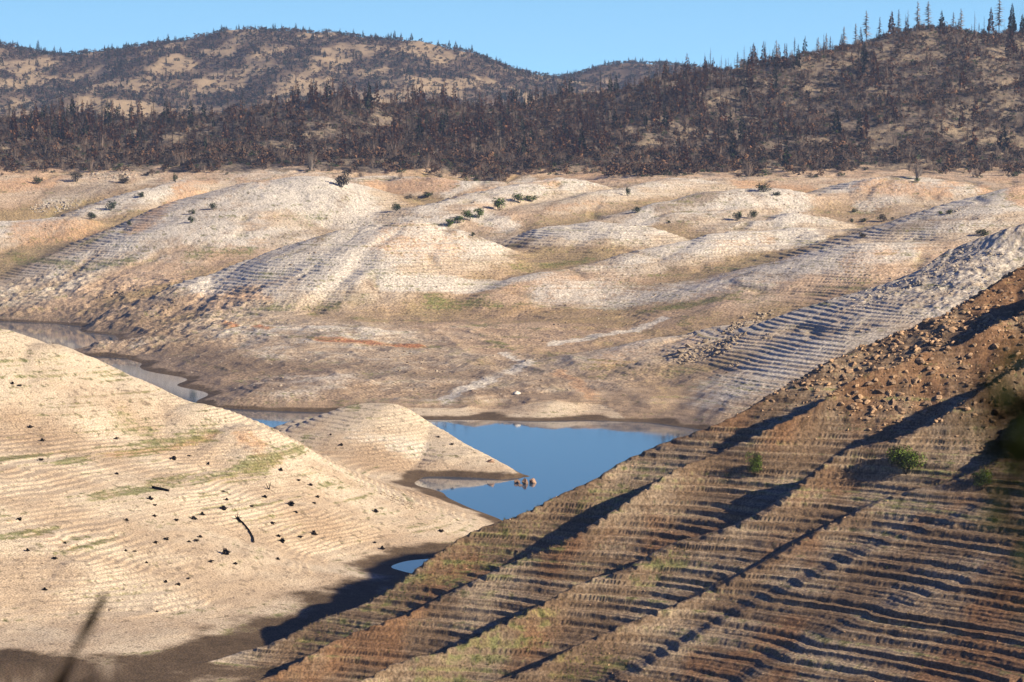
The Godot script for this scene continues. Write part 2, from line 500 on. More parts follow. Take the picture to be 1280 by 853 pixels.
func patch(called: String, us: PackedFloat32Array, ds: PackedFloat32Array, m: Material) -> MeshInstance3D:
	job = {"d": ds, "u": us}
	out_rows = []
	out_rows.resize(ds.size())
	run_rows(task_heights, ds.size())
	job["h"] = out_rows
	out_rows = []
	out_rows.resize(ds.size())
	run_rows(task_surface, ds.size())
	var v := PackedVector3Array()
	var nn := PackedVector3Array()
	var cc := PackedColorArray()
	var idx := PackedInt32Array()
	for r in out_rows:
		v.append_array(r[0])
		nn.append_array(r[1])
		cc.append_array(r[2])
		idx.append_array(r[3])
	var arrays := []
	arrays.resize(Mesh.ARRAY_MAX)
	arrays[Mesh.ARRAY_VERTEX] = v
	arrays[Mesh.ARRAY_NORMAL] = nn
	arrays[Mesh.ARRAY_COLOR] = cc
	arrays[Mesh.ARRAY_INDEX] = idx
	var me := ArrayMesh.new()
	me.add_surface_from_arrays(Mesh.PRIMITIVE_TRIANGLES, arrays)
	me.surface_set_material(0, m)
	var o := MeshInstance3D.new()
	o.name = called
	o.mesh = me
	o.set_meta("kind", "structure")
	add_child(o)
	return o

func steps(a: float, b: float, n: int) -> PackedFloat32Array:
	var out := PackedFloat32Array()
	for i in n:
		out.append(lerpf(a, b, float(i) / (n - 1)))
	return out

func joined(a: PackedFloat32Array, b: PackedFloat32Array) -> PackedFloat32Array:
	var out := a.duplicate()
	out.append_array(b.slice(1))
	return out

func u_of(px: float) -> float:
	return (px - 640.0) / FOCAL

# ---------------------------------------------------------------- what the ground is made of
# strokes of another soil: [px, py, px, py, half width in px, kind, strength]; kinds: 0 orange clay, 1 white gravel, 2 grass, 3 brown silt
const SOILS := [
	[470, 233, 560, 229, 9, 0, 1.0], [235, 243, 180, 280, 13, 0, 0.8], [25, 287, 115, 292, 11, 0, 0.75], [225, 231, 262, 227, 7, 0, 0.9], [300, 226, 330, 230, 6, 0, 0.6], [480, 300, 560, 312, 15, 0, 0.55],
	[1080, 234, 1180, 240, 9, 0, 0.75], [1235, 237, 1275, 246, 8, 0, 1.0], [925, 230, 1010, 235, 9, 0, 0.9], [395, 425, 525, 433, 4, 0, 1.4], [280, 406, 335, 411, 3, 0, 1.2], [700, 466, 738, 492, 6, 0, 0.9],
	[640, 361, 700, 347, 6, 0, 0.5], [860, 425, 760, 445, 16, 0, 0.45], [285, 372, 335, 376, 5, 0, 0.6], [600, 238, 690, 228, 7, 0, 0.6], [0, 232, 60, 228, 8, 0, 0.9], [690, 262, 750, 252, 6, 0, 0.5], [1180, 236, 1230, 232, 6, 0, 0.8],
	[1060, 330, 1110, 312, 9, 0, 0.5], [900, 305, 960, 300, 8, 0, 0.4], [20, 655, 90, 690, 8, 0, 0.3], [300, 545, 325, 560, 7, 0, 0.7], [130, 570, 270, 543, 3, 0, 0.9], [260, 600, 350, 575, 4, 0, 0.5], [640, 395, 720, 380, 8, 0, 0.35],
	[345, 228, 440, 262, 20, 1, 1.0], [640, 285, 595, 268, 9, 1, 0.7], [480, 351, 680, 343, 6, 1, 1.0], [870, 300, 1010, 294, 13, 1, 0.8], [680, 362, 900, 350, 13, 1, 0.6], [430, 330, 250, 352, 12, 1, 0.6], [1000, 246, 980, 270, 9, 1, 0.7],
	[1200, 252, 1290, 238, 11, 1, 0.9], [740, 281, 805, 274, 10, 1, 0.9], [1010, 430, 900, 490, 24, 1, 0.42], [1180, 380, 1240, 325, 24, 1, 0.42], [630, 442, 660, 455, 4, 1, 0.9], [660, 456, 560, 497, 6, 1, 0.9], [830, 398, 690, 432, 4, 1, 0.9],
	[560, 242, 660, 226, 8, 1, 0.6], [210, 275, 160, 300, 6, 1, 0.6], [380, 292, 280, 305, 8, 1, 0.5], [1130, 245, 1080, 258, 8, 1, 0.5], [440, 545, 520, 560, 10, 1, 0.35], [60, 250, 130, 235, 6, 1, 0.6], [900, 262, 1000, 250, 5, 1, 0.6],
	[795, 391, 925, 371, 4, 2, 1.0], [540, 374, 620, 379, 5, 2, 0.8], [680, 333, 735, 324, 4, 2, 1.0], [640, 330, 662, 336, 4, 2, 0.8], [850, 402, 1035, 382, 3, 2, 0.8], [100, 307, 127, 295, 5, 2, 0.9], [15, 319, 90, 334, 4, 2, 0.9], [95, 337, 165, 325, 4, 2, 0.8],
	[235, 319, 310, 314, 5, 2, 0.8], [300, 390, 420, 384, 4, 2, 0.6], [600, 418, 640, 440, 4, 2, 0.6], [340, 272, 420, 268, 4, 2, 0.5], [320, 345, 365, 338, 3, 2, 0.5], [460, 340, 540, 345, 4, 2, 0.4], [900, 235, 850, 255, 7, 2, 0.5],
	[80, 577, 190, 562, 7, 2, 0.8], [190, 560, 262, 541, 8, 2, 0.9], [150, 518, 190, 540, 8, 2, 0.8], [325, 580, 372, 562, 6, 2, 1.1], [195, 603, 330, 581, 8, 2, 0.8], [0, 442, 70, 460, 9, 2, 0.5], [120, 622, 200, 610, 6, 2, 0.6], [0, 672, 68, 662, 5, 2, 0.7],
	[60, 700, 140, 688, 5, 2, 0.55], [150, 660, 250, 655, 4, 2, 0.4], [425, 507, 440, 509, 4, 2, 0.9], [380, 590, 420, 596, 4, 2, 0.5], [340, 538, 385, 545, 5, 2, 0.7], [390, 606, 450, 608, 4, 2, 0.4],
	[480, 752, 640, 672, 12, 2, 0.62], [640, 672, 800, 610, 8, 2, 0.5], [540, 840, 680, 770, 14, 2, 0.6], [700, 845, 770, 835, 8, 2, 0.9], [380, 800, 460, 775, 8, 2, 0.6], [700, 680, 560, 740, 8, 2, 0.5], [850, 700, 800, 725, 8, 2, 0.6], [1170, 600, 1260, 580, 12, 2, 0.6],
	[150, 405, 300, 462, 16, 3, 0.9], [300, 462, 460, 462, 18, 3, 0.8], [460, 470, 620, 468, 12, 3, 0.8], [690, 480, 740, 470, 8, 3, 0.9], [60, 240, 150, 236, 7, 3, 0.8], [125, 386, 225, 378, 9, 3, 1.0], [590, 292, 660, 300, 7, 3, 0.8], [830, 262, 895, 240, 8, 3, 0.8],
	[250, 225, 220, 240, 4, 3, 0.6], [100, 492, 180, 500, 10, 3, 0.45], [200, 300, 160, 320, 5, 3, 0.5], [860, 355, 1000, 345, 3, 3, 0.6], [840, 335, 1000, 325, 3, 3, 0.5], [960, 300, 1080, 270, 5, 3, 0.4], [430, 238, 400, 300, 4, 3, 0.5], [700, 250, 560, 290, 4, 3, 0.7],
	[480, 435, 620, 430, 4, 3, 0.7], [350, 425, 420, 416, 4, 3, 0.7], [1110, 290, 1170, 275, 7, 3, 0.6], [880, 385, 960, 365, 3, 3, 0.4], [640, 320, 760, 300, 4, 3, 0.6], [340, 300, 430, 285, 5, 3, 0.5]]

func soil_setup() -> void:
	for q in SOILS:
		var a := seen(q[0], q[1])
		var b := seen(q[2], q[3])
		var deep := 0.55 if a.z > -660.0 else 0.34
		strokes.append([Vector2(a.x, -a.z * deep), Vector2(b.x, -b.z * deep), q[4] * -a.z / FOCAL, q[5], q[6], deep])
	soil_rows.resize(700)
	run_rows(task_soil, 700)

func task_soil(i: int) -> void:
	var d: float = grids[0].d0 + i * grids[0].step
	var row := PackedFloat32Array()
	row.resize(CU * 5)
	for s in strokes:
		var a: Vector2 = s[0]
		var b: Vector2 = s[1]
		var w: float = s[2] * 2.2
		var y: float = d * s[5]
		if y < minf(a.y, b.y) - w or y > maxf(a.y, b.y) + w:
			continue
		var e := b - a
		var ll := maxf(e.length_squared(), 0.01)
		for k in CU:
			var x := (U_LO + (U_HI - U_LO) * k / (CU - 1)) * d
			if x < minf(a.x, b.x) - w or x > maxf(a.x, b.x) + w:
				continue
			var p := Vector2(x, y)
			var q := p.distance_to(a + e * clampf((p - a).dot(e) / ll, 0.0, 1.0)) / w
			if q < 1.0:
				var c: int = k * 5 + s[3]
				row[c] = maxf(row[c], s[4] * (1.0 - q * q))
	# how far the ground stands above its surroundings: crests are washed clean, hollows hold the silt
	var own: PackedFloat32Array = grids[0].rows[i]
	var reach := 14 if d < 1040.0 else 26
	var before: PackedFloat32Array = grids[0].rows[maxi(i - reach, 0)]
	var after: PackedFloat32Array = grids[0].rows[mini(i + reach, 699)]
	var side := int(reach * grids[0].step / d / (U_HI - U_LO) * CU)
	for k in CU:
		row[k * 5 + 4] = own[k] - 0.25 * (before[k] + after[k] + own[maxi(k - side, 0)] + own[mini(k + side, CU - 1)])
	soil_rows[i] = row

func soil_line(d: float) -> PackedFloat32Array:
	var out := PackedFloat32Array()
	if d > 2070.0:
		return out
	var f: float = clampf((d - grids[0].d0) / grids[0].step, 0.0, soil_rows.size() - 1.001)
	var i := int(f)
	var t := f - i
	var a: PackedFloat32Array = soil_rows[i]
	var b: PackedFloat32Array = soil_rows[i + 1]
	out.resize(CU * 5)
	for k in CU * 5:
		out[k] = lerpf(a[k], b[k], t)
	return out

var n_tone := FastNoiseLite.new()
var n_speck := FastNoiseLite.new()
var n_patch := FastNoiseLite.new()

func mixc(a: Color, b: Color, t: float) -> Color:
	return a.lerp(b, clampf(t, 0.0, 1.0))

const SAND_NEAR := Color(0.52, 0.41, 0.295)
const SAND_PALE := Color(0.59, 0.50, 0.38)
const SAND_FAR := Color(0.55, 0.45, 0.335)
const SAND_GREY := Color(0.58, 0.51, 0.41)
const GRAVEL := Color(0.65, 0.605, 0.53)
const CLAY := Color(0.56, 0.355, 0.21)
const RED_CLAY := Color(0.42, 0.17, 0.075)
const SILT := Color(0.25, 0.185, 0.13)
const MUD := Color(0.125, 0.090, 0.058)
const GREEN := Color(0.15, 0.18, 0.055)
const OLIVE := Color(0.26, 0.205, 0.085)
const EARTH := Color(0.205, 0.142, 0.092)
const RUST := Color(0.235, 0.13, 0.07)
const STRAW := Color(0.265, 0.21, 0.145)
const ASH := Color(0.075, 0.058, 0.047)
const PALE_ASH := Color(0.17, 0.14, 0.112)

func tint(x: float, d: float, h: float, soil: PackedFloat32Array, u: float) -> Color:
	var m := n_tone.get_noise_2d(x, d)
	var f := n_speck.get_noise_2d(x, d)
	if d > 3440.0:
		return mixc(Color(0.13, 0.095, 0.07), Color(0.34, 0.26, 0.17), mountain_bare(x, d) + m * 0.5) * (1.0 + f * 0.2)
	var up := smoothstep(FULL - 1.0, FULL + 3.0, h + m * 7.0)
	var c := Color(0, 0, 0)
	if up > 0.0:
		var open_ := openness(x, d)
		c = mixc(ASH, PALE_ASH, smoothstep(-0.25, 0.3, open_ + f * 0.6 + m * 0.4))
		c = mixc(c, STRAW, smoothstep(0.1, 0.55, open_ + m * 0.5 + f * 0.35))
		c *= 1.0 + f * 0.45
		if up >= 1.0:
			return c
	var q := PackedFloat32Array([0, 0, 0, 0, 0])
	if soil.size():
		var at := clampf((u + n_fine.get_noise_2d(x * 0.5, d * 0.5) * 0.002 - U_LO) / (U_HI - U_LO) * (CU - 1), 0.0, CU - 1.001)
		var i := int(at)
		var t := at - i
		for k in 5:
			q[k] = lerpf(soil[i * 5 + k], soil[i * 5 + 5 + k], t)
	var layer := n_layer.get_noise_2d(h * 9.0, x * 0.035 + d * 0.02)
	var fine := n_layer.get_noise_2d(h * 22.0 + 300.0, x * 0.08 + d * 0.05)
	var g: Color
	var spur := 0.0
	if d < 660.0:
		spur = smoothstep(0.0, 12.0, x + 40.0 - (d - 585.0) * 0.42)
	var rel := q[4]
	if d < near_end(x):
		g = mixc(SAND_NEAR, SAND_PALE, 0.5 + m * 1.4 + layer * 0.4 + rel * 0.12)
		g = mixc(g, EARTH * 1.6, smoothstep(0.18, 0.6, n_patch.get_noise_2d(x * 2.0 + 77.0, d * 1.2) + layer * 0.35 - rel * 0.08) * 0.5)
		g *= 1.0 + layer * 0.10 + fine * 0.08 + f * 0.14 + m * 0.12
		if spur > 0.0:
			var e := mixc(EARTH, Color(0.37, 0.29, 0.205), 0.3 + m * 1.4 + layer * 0.7 + fine * 0.4)
			e = mixc(e, RUST, smoothstep(0.1, 0.5, n_patch.get_noise_2d(x * 4.0, d * 4.0) + smoothstep(40.0, 58.0, h) * 0.32 + smoothstep(60.0, 100.0, x - (d - 480.0)) * 0.22) * 0.8)
			e *= 1.0 + layer * 0.25 + fine * 0.2 + f * 0.35
			g = mixc(g, e, spur)
	else:
		g = mixc(SAND_FAR, SAND_GREY, 0.5 + m * 0.9 + layer * 0.8 + fine * 0.4)
		g = mixc(g, CLAY, smoothstep(0.0, 0.4, n_patch.get_noise_2d(x * 0.6, d * 0.35)) * 0.5)
		g = mixc(g, CLAY * 0.95, smoothstep(66.0, 75.0, h + m * 12.0) * 0.55)
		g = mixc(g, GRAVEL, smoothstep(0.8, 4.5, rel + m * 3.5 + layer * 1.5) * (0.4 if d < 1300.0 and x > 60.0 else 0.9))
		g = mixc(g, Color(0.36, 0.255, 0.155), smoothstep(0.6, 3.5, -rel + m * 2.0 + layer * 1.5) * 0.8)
		var gl := gully(x, d)
		g = mixc(g, mixc(SILT * 1.3, OLIVE, 0.5 + m * 2.0), gl * (0.55 + f * 0.6))
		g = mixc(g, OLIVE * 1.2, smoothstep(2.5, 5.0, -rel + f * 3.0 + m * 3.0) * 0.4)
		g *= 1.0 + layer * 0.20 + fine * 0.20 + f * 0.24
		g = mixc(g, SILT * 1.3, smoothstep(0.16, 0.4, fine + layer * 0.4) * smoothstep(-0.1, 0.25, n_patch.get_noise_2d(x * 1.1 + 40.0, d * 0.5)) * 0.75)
		if h < 7.5:
			g = mixc(g, SILT * (1.15 + layer * 0.5 + f * 0.4), smoothstep(7.5, 4.5, h + m * 4.0 + layer * 1.5) * 0.75)
		if h < 18.0:
			g = mixc(g, SILT * (1.4 + f * 0.5 + layer * 0.4), smoothstep(18.0, 4.0, h + m * 9.0 + layer * 4.0) * (0.62 + f * 0.5))
	var brk := m * 0.35 + f * 0.35 + layer * 0.3 + fine * 0.15
	g = mixc(g, GRAVEL * (1.0 + f * 0.2 + layer * 0.2 + fine * 0.15), smoothstep(0.15, 0.65, q[1] + brk * 0.8) * 0.85)
	g = mixc(g, SILT * (1.0 + f * 0.4), smoothstep(0.2, 0.8, q[3] + brk * 1.2) * 0.75)
	g = mixc(g, (CLAY if q[0] < 1.0 else RED_CLAY) * (1.0 + layer * 0.2 + f * 0.2), smoothstep(0.2, 0.85, q[0] + brk * 1.1) * 0.78)
	g = mixc(g, mixc(OLIVE, GREEN, 0.5 + f * 1.2 + m) * (1.0 + f * 0.3), smoothstep(0.4, 1.0, q[2] + brk * 1.6 + layer * 0.5 + fine * 0.4) * 0.75)
	# stones and clods
	if f > 0.3:
		g *= 1.0 - smoothstep(0.3, 0.48, f) * 0.45
	g = mixc(g, MUD * (1.0 + f * 0.3 + m * 0.4), smoothstep(1.25, 0.75, h + m * 0.9 + f * 0.15))
	return mixc(g, c, up)

func openness(x: float, d: float) -> float:
	return n_patch.get_noise_2d(x * 2.6, d * 1.5) * 1.1 + smoothstep(60.0, 420.0, x) * 0.25 - 0.12

func mountain_bare(x: float, d: float) -> float:
	return smoothstep(-0.08, 0.22, n_patch.get_noise_2d(x * 1.1, d * 0.5) + 0.06 - smoothstep(-250.0, 100.0, x) * 0.2)

func noise_tex(n: FastNoiseLite, size: int, as_normal: bool, lo: Color, hi: Color, bump := 4.0) -> ImageTexture:
	var im := n.get_seamless_image(size, size, false, false, 0.15, true)
	if as_normal:
		im.convert(Image.FORMAT_RGBA8)
		im.bump_map_to_normal_map(bump)
	else:
		im.convert(Image.FORMAT_RGB8)
		var px := im.get_data()
		for i in range(0, px.size(), 3):
			var t := clampf((px[i] / 255.0 - 0.5) * 2.6 + 0.6, 0.0, 1.0)
			px[i] = int(lerpf(lo.r, hi.r, t) * 255.0)
			px[i + 1] = int(lerpf(lo.g, hi.g, t) * 255.0)
			px[i + 2] = int(lerpf(lo.b, hi.b, t) * 255.0)
		im = Image.create_from_data(size, size, false, Image.FORMAT_RGB8, px)
	return ImageTexture.create_from_image(im)

var grain_tex: ImageTexture
var grain_nrm: ImageTexture

func soil_material(scale: float, depth: float) -> StandardMaterial3D:
	var m := StandardMaterial3D.new()
	m.vertex_color_use_as_albedo = true
	m.albedo_texture = grain_tex
	m.uv1_triplanar = true
	m.uv1_world_triplanar = true
	m.uv1_scale = Vector3.ONE * scale
	m.normal_enabled = true
	m.normal_texture = grain_nrm
	m.normal_scale = depth

	m.roughness = 0.95
	m.metallic_specular = 0.2
	return m

func plain(c: Color, rough := 0.9) -> StandardMaterial3D:
	var m := StandardMaterial3D.new()
	m.albedo_color = c.linear_to_srgb()
	m.roughness = rough
	m.metallic_specular = 0.25
	return m

func vertex_paint(rough := 0.9, back := 0.0) -> StandardMaterial3D:
	var m := StandardMaterial3D.new()
	m.vertex_color_use_as_albedo = true
	m.roughness = rough
	m.metallic_specular = 0.2
	m.cull_mode = BaseMaterial3D.CULL_DISABLED
	if back > 0.0:
		m.backlight_enabled = true
		m.backlight = Color(back, back, back)
	return m

# ---------------------------------------------------------------- building blocks
var vv := PackedVector3Array()
var vn := PackedVector3Array()
var vc := PackedColorArray()

func begin() -> void:
	vv = PackedVector3Array()
	vn = PackedVector3Array()
	vc = PackedColorArray()

func tri(a: Vector3, b: Vector3, c: Vector3, col: Color, n := Vector3.ZERO) -> void:
	if n == Vector3.ZERO:
		n = (c - a).cross(b - a).normalized()
	vv.append(a)
	vv.append(b)
	vv.append(c)
	for k in 3:
		vn.append(n)
		vc.append(col)

func done(m: Material) -> ArrayMesh:
	var arrays := []
	arrays.resize(Mesh.ARRAY_MAX)
	arrays[Mesh.ARRAY_VERTEX] = vv
	arrays[Mesh.ARRAY_NORMAL] = vn
	arrays[Mesh.ARRAY_COLOR] = vc
	var me := ArrayMesh.new()
	me.add_surface_from_arrays(Mesh.PRIMITIVE_TRIANGLES, arrays)
	me.surface_set_material(0, m)
	return me

func rv() -> Vector3:
	return Vector3(rng.randf_range(-1, 1), rng.randf_range(-1, 1), rng.randf_range(-1, 1))

func tube(path: Array, radii: Array, sides: int, col: Color) -> void:
	var rings: Array = []
	for i in path.size():
		var a: Vector3 = path[maxi(i - 1, 0)]
		var b: Vector3 = path[mini(i + 1, path.size() - 1)]
		var t := (b - a).normalized()
		var s := t.cross(Vector3.UP if absf(t.y) < 0.9 else Vector3.RIGHT).normalized()
		var o := s.cross(t)
		var ring := PackedVector3Array()
		for k in sides:
			var an := TAU * k / sides
			ring.append(path[i] + (s * cos(an) + o * sin(an)) * radii[i])
		rings.append(ring)
	for i in path.size() - 1:
		for k in sides:
			var j := (k + 1) % sides
			var p: Vector3 = rings[i][k]
			var q: Vector3 = rings[i][j]
			var r: Vector3 = rings[i + 1][k]
			var s: Vector3 = rings[i + 1][j]
			var np: Vector3 = (p - path[i]).normalized()
			var nq: Vector3 = (q - path[i]).normalized()
			for w in [[p, np], [r, np], [q, nq], [q, nq], [r, np], [s, nq]]:
				vv.append(w[0])
				vn.append(w[1])
				vc.append(col)
	for e in [0, path.size() - 1]:
		for k in sides:
			tri(path[e], rings[e][k], rings[e][(k + 1) % sides], col * 1.3, (path[e] - path[1 if e == 0 else e - 1]).normalized())

func numbered(called: String) -> String:
	if not used.has(called):
		used[called] = 0
		return called
	used[called] += 1
	return "%s_%03d" % [called, used[called]]

var used := {}

func put(o: Node3D, called: String, label: String, category: String, group := "") -> Node3D:
	o.name = numbered(called)
	o.set_meta("label", label)
	o.set_meta("category", category)
	if group:
		o.set_meta("group", group)
	add_child(o)
	return o

func part(called: String, me: Mesh, parent: Node3D) -> MeshInstance3D:
	var o := MeshInstance3D.new()
	o.name = called
	o.mesh = me
	parent.add_child(o, true)
	return o

func single(me: Mesh) -> MeshInstance3D:
	var o := MeshInstance3D.new()
	o.mesh = me
	return o

func many(called: String, kinds: Array, places: Array, label: String, category: String) -> void:
	# places: one array of Transform3D for each mesh of kinds
	var root := Node3D.new()
	root.set_meta("kind", "stuff")
	put(root, called, label, category)
	for k in kinds.size():
		if places[k].is_empty():
			continue
		var mm := MultiMesh.new()
		mm.transform_format = MultiMesh.TRANSFORM_3D
		mm.mesh = kinds[k]
		mm.instance_count = places[k].size()
		for i in places[k].size():
			mm.set_instance_transform(i, places[k][i])
		var o := MultiMeshInstance3D.new()
		o.name = "mass"
		o.multimesh = mm
		o.set_meta("kind", "stuff")
		root.add_child(o, true)

func turned(at: Vector3, size: Vector3, tilt := 0.0) -> Transform3D:
	var b := Basis(Vector3.UP, rng.randf() * TAU)
	if tilt > 0.0:
		b = Basis(Vector3(rng.randf_range(-1, 1), 0, rng.randf_range(-1, 1)).normalized(), rng.randf() * tilt) * b
	return Transform3D(b.scaled_local(size), at)

# ---------------------------------------------------------------- trees, shrubs, stones
# a burned or living conifer of height 1; style 0 bare, 1 brown needles, 2 green, 3 charred with twigs
func conifer(style: int, fine: bool) -> Array:
	var bark: Color = [Color(0.12, 0.095, 0.08), Color(0.08, 0.055, 0.042), Color(0.07, 0.05, 0.038), Color(0.05, 0.04, 0.036)][style]
	begin()
	var lean := Vector3(rng.randf_range(-0.015, 0.015), 1, rng.randf_range(-0.015, 0.015))
	tube([Vector3(0, -0.03, 0), lean * 0.35, lean * 0.7, lean], [0.013, 0.0105, 0.0065, 0.0012], 5, bark)
	var trunk := done(bark_mat)
	begin()
	var n: int = [44, 90, 120, 40][style] * (2 if fine else 1)
	var low: float = [0.22, 0.16, 0.12, 0.3][style]
	var wide: float = [0.24 if fine else 0.19, 0.17, 0.18, 0.17][style] * rng.randf_range(0.85, 1.15)
	for i in n:
		var t := low + (0.985 - low) * (float(i) + rng.randf()) / n
		var a := rng.randf() * TAU
		var taper := pow(1.0 - (t - low) / (1.0 - low), 0.75)
		var ln := (wide * taper + 0.012) * rng.randf_range(0.45, 1.15)
		var dir := Vector3(cos(a), 0, sin(a))
		var p := lean * t
		var q := p + dir * ln + Vector3(0, ln * rng.randf_range(-0.45, 0.15), 0)
		var side := dir.cross(Vector3.UP)
		var c: Color
		if style == 0 or style == 3:
			c = bark * rng.randf_range(0.9, 1.7)
			var w := 0.011 if fine else 0.0042
			tri(p - Vector3(0, w, 0), p + Vector3(0, w, 0), q, c, (Vector3.UP * 0.5 + dir).normalized())
			tri(p - side * w, p + side * w, q, c, (Vector3.UP + dir * 0.3).normalized())
			for k in 2:
				var s := p.lerp(q, rng.randf_range(0.35, 0.85))
				tri(s, s + Vector3(0, 0.009 if fine else 0.004, 0), s + (side * rng.randf_range(-1, 1) + Vector3(0, rng.randf_range(-0.6, 0.3), 0)) * ln * 0.4, c, dir)
		else:
			c = (Color(0.21, 0.105, 0.055) if style == 1 else Color(0.042, 0.058, 0.026)) * rng.randf_range(0.55, 1.35)
			var w2 := ln * rng.randf_range(0.22, 0.42) + 0.004
			var nn := (dir + Vector3.UP * 0.7 + rv() * 0.4).normalized()
			tri(p.lerp(q, 0.15), q - side * w2 - Vector3(0, w2 * 0.7, 0), q + side * w2 * 0.6, c, nn)
			tri(p.lerp(q, 0.25), p.lerp(q, 0.75) + Vector3(0, -w2 * 1.5, 0) + side * w2 * 0.3, q + Vector3(0, w2 * 0.4, 0), c * 0.85, nn)
	return [trunk, done(leaf_mat)]

# a round crown of leaf faces of height and width 1 on the ground
func crown(n: int, leaf: float, lo: Color, hi: Color, squat: float, mat: Material, open_ := 0.55) -> ArrayMesh:
	begin()
	var lobes: Array = []
	for k in 9:
		var a := rng.randf() * TAU
		var r := sqrt(rng.randf()) * 0.27
		lobes.append([Vector3(cos(a) * r, rng.randf_range(0.25, 0.72) * squat, sin(a) * r), rng.randf_range(0.16, 0.27), rng.randf_range(0.75, 1.2)])
	for i in n:
		var l = lobes[rng.randi() % lobes.size()]
		var o := rv().normalized() * pow(rng.randf(), 1.0 - open_)
		var p: Vector3 = l[0] + o * l[1] * Vector3(1, squat, 1)
		p.y = maxf(p.y, 0.02)
		var a := rv().normalized()
		var b := a.cross(rv()).normalized()
		var s := leaf * rng.randf_range(0.6, 1.5)
		var c: Color = lo.lerp(hi, rng.randf()) * l[2]
		tri(p - a * s, p + b * s * 0.7, p + a * s, c, (o + rv() * 0.6 + Vector3.UP * 0.25).normalized())
	return done(mat)

func stems(n: int, tall: float, thick: float, col: Color) -> ArrayMesh:
	begin()
	for k in n:
		var a := TAU * k / n + rng.randf()
		var d := Vector3(cos(a), 0, sin(a))
		tube([Vector3(0, -0.04, 0) + d * 0.03, d * 0.12 + Vector3(0, tall * 0.5, 0), d * rng.randf_range(0.16, 0.3) + Vector3(0, tall, 0)], [thick, thick * 0.7, thick * 0.25], 5, col)
	return done(bark_mat)

# bare grey twigs of a burned shrub
func twigs(n: int, col: Color, squat: float) -> ArrayMesh:
	begin()
	for i in n:
		var a := rng.randf() * TAU
		var up := rng.randf_range(0.25, 1.0)
		var d := Vector3(cos(a), 0, sin(a))
		var p := d * 0.05 + Vector3(0, 0.02, 0)
		var q := d * rng.randf_range(0.1, 0.5) * sin(up * 2.2 + 0.4) + Vector3(0, up * squat, 0)
		p = p.lerp(q, rng.randf() * 0.5)
		var s := d.cross(Vector3.UP) * rng.randf_range(0.006, 0.014)
		var c := col * rng.randf_range(0.6, 1.5)
		tri(p - s, p + s, q, c, (d + rv() * 0.5 + Vector3.UP * 0.3).normalized())
		for k in 2:
			var m := p.lerp(q, rng.randf_range(0.4, 0.9))
			tri(m - Vector3(0, 0.008, 0), m + Vector3(0, 0.008, 0), m + (rv() * 0.5 + Vector3(0, 0.5, 0)) * 0.18, c, (d + rv()).normalized())
	return done(leaf_mat)

func rock(seed_: int, lo: Color, hi: Color, flat := 0.75) -> ArrayMesh:
	var n := noise(seed_, 1.1, 2)
	var t := (1.0 + sqrt(5.0)) / 2.0
	var p: Array = []
	for q in [[-1, t, 0], [1, t, 0], [-1, -t, 0], [1, -t, 0], [0, -1, t], [0, 1, t], [0, -1, -t], [0, 1, -t], [t, 0, -1], [t, 0, 1], [-t, 0, -1], [-t, 0, 1]]:
		p.append(Vector3(q[0], q[1], q[2]).normalized())
	var faces := [[0, 11, 5], [0, 5, 1], [0, 1, 7], [0, 7, 10], [0, 10, 11], [1, 5, 9], [5, 11, 4], [11, 10, 2], [10, 7, 6], [7, 1, 8], [3, 9, 4], [3, 4, 2], [3, 2, 6], [3, 6, 8], [3, 8, 9], [4, 9, 5], [2, 4, 11], [6, 2, 10], [8, 6, 7], [9, 8, 1]]
	var cuts: Array = []
	for k in 11:
		cuts.append([rv().normalized(), rng.randf_range(0.45, 0.8)])
	begin()
	for f in faces:
		var a: Vector3 = p[f[0]]
		var b: Vector3 = p[f[1]]
		var c: Vector3 = p[f[2]]
		var ab := (a + b).normalized()
		var bc := (b + c).normalized()
		var ca := (c + a).normalized()
		for w in [[a, ab, ca], [ab, b, bc], [ca, bc, c], [ab, bc, ca]]:
			var o: Array = []
			for v in w:
				var s: Vector3 = v * (1.0 + n.get_noise_3dv(v * 1.3) * 0.5)
				for k in cuts:
					var over: float = s.dot(k[0]) - k[1]
					if over > 0.0:
						s -= k[0] * over
				o.append(s * Vector3(0.5, 0.5 * flat, 0.5) + Vector3(0, 0.22, 0))
			tri(o[0], o[2], o[1], lo.lerp(hi, rng.randf()))
	# faces run outward
	for i in range(0, vv.size(), 3):
		var mid := (vv[i] + vv[i + 1] + vv[i + 2]) / 3.0 - Vector3(0, 0.22, 0)
		if vn[i].dot(mid) < 0.0:
			for k in 3:
				vn[i + k] = -vn[i + k]
			var s := vv[i + 1]
			vv[i + 1] = vv[i + 2]
			vv[i + 2] = s
	return done(stone_mat)

func tuft(lo: Color, hi: Color, n := 14) -> ArrayMesh:
	begin()
	for i in n:
		var a := rng.randf() * TAU
		var d := Vector3(cos(a), 0, sin(a))
		var p := d * rng.randf() * 0.22 + Vector3(0, -0.04, 0)
		var q := p + d * rng.randf_range(0.05, 0.32) + Vector3(0, rng.randf_range(0.5, 1.0), 0)
		var s := d.cross(Vector3.UP).rotated(Vector3.UP, rng.randf()) * 0.03
		tri(p - s, p + s, q, lo.lerp(hi, rng.randf()), (d * 0.4 + Vector3.UP * 0.6 + rv() * 0.4).normalized())
	return done(leaf_mat)

var bark_mat: StandardMaterial3D
var leaf_mat: StandardMaterial3D
var stone_mat: StandardMaterial3D

func soil_at(x: float, d: float, kind: int) -> float:
	var i := clampi(int((d - grids[0].d0) / grids[0].step), 0, soil_rows.size() - 1)
	var k := clampi(int((x / d - U_LO) / (U_HI - U_LO) * (CU - 1)), 0, CU - 1)
	return soil_rows[i][k * 5 + kind]

func on_ground(x: float, d: float, sink := 0.0) -> Vector3:
	return Vector3(x, ground(x, d) - sink, -d)

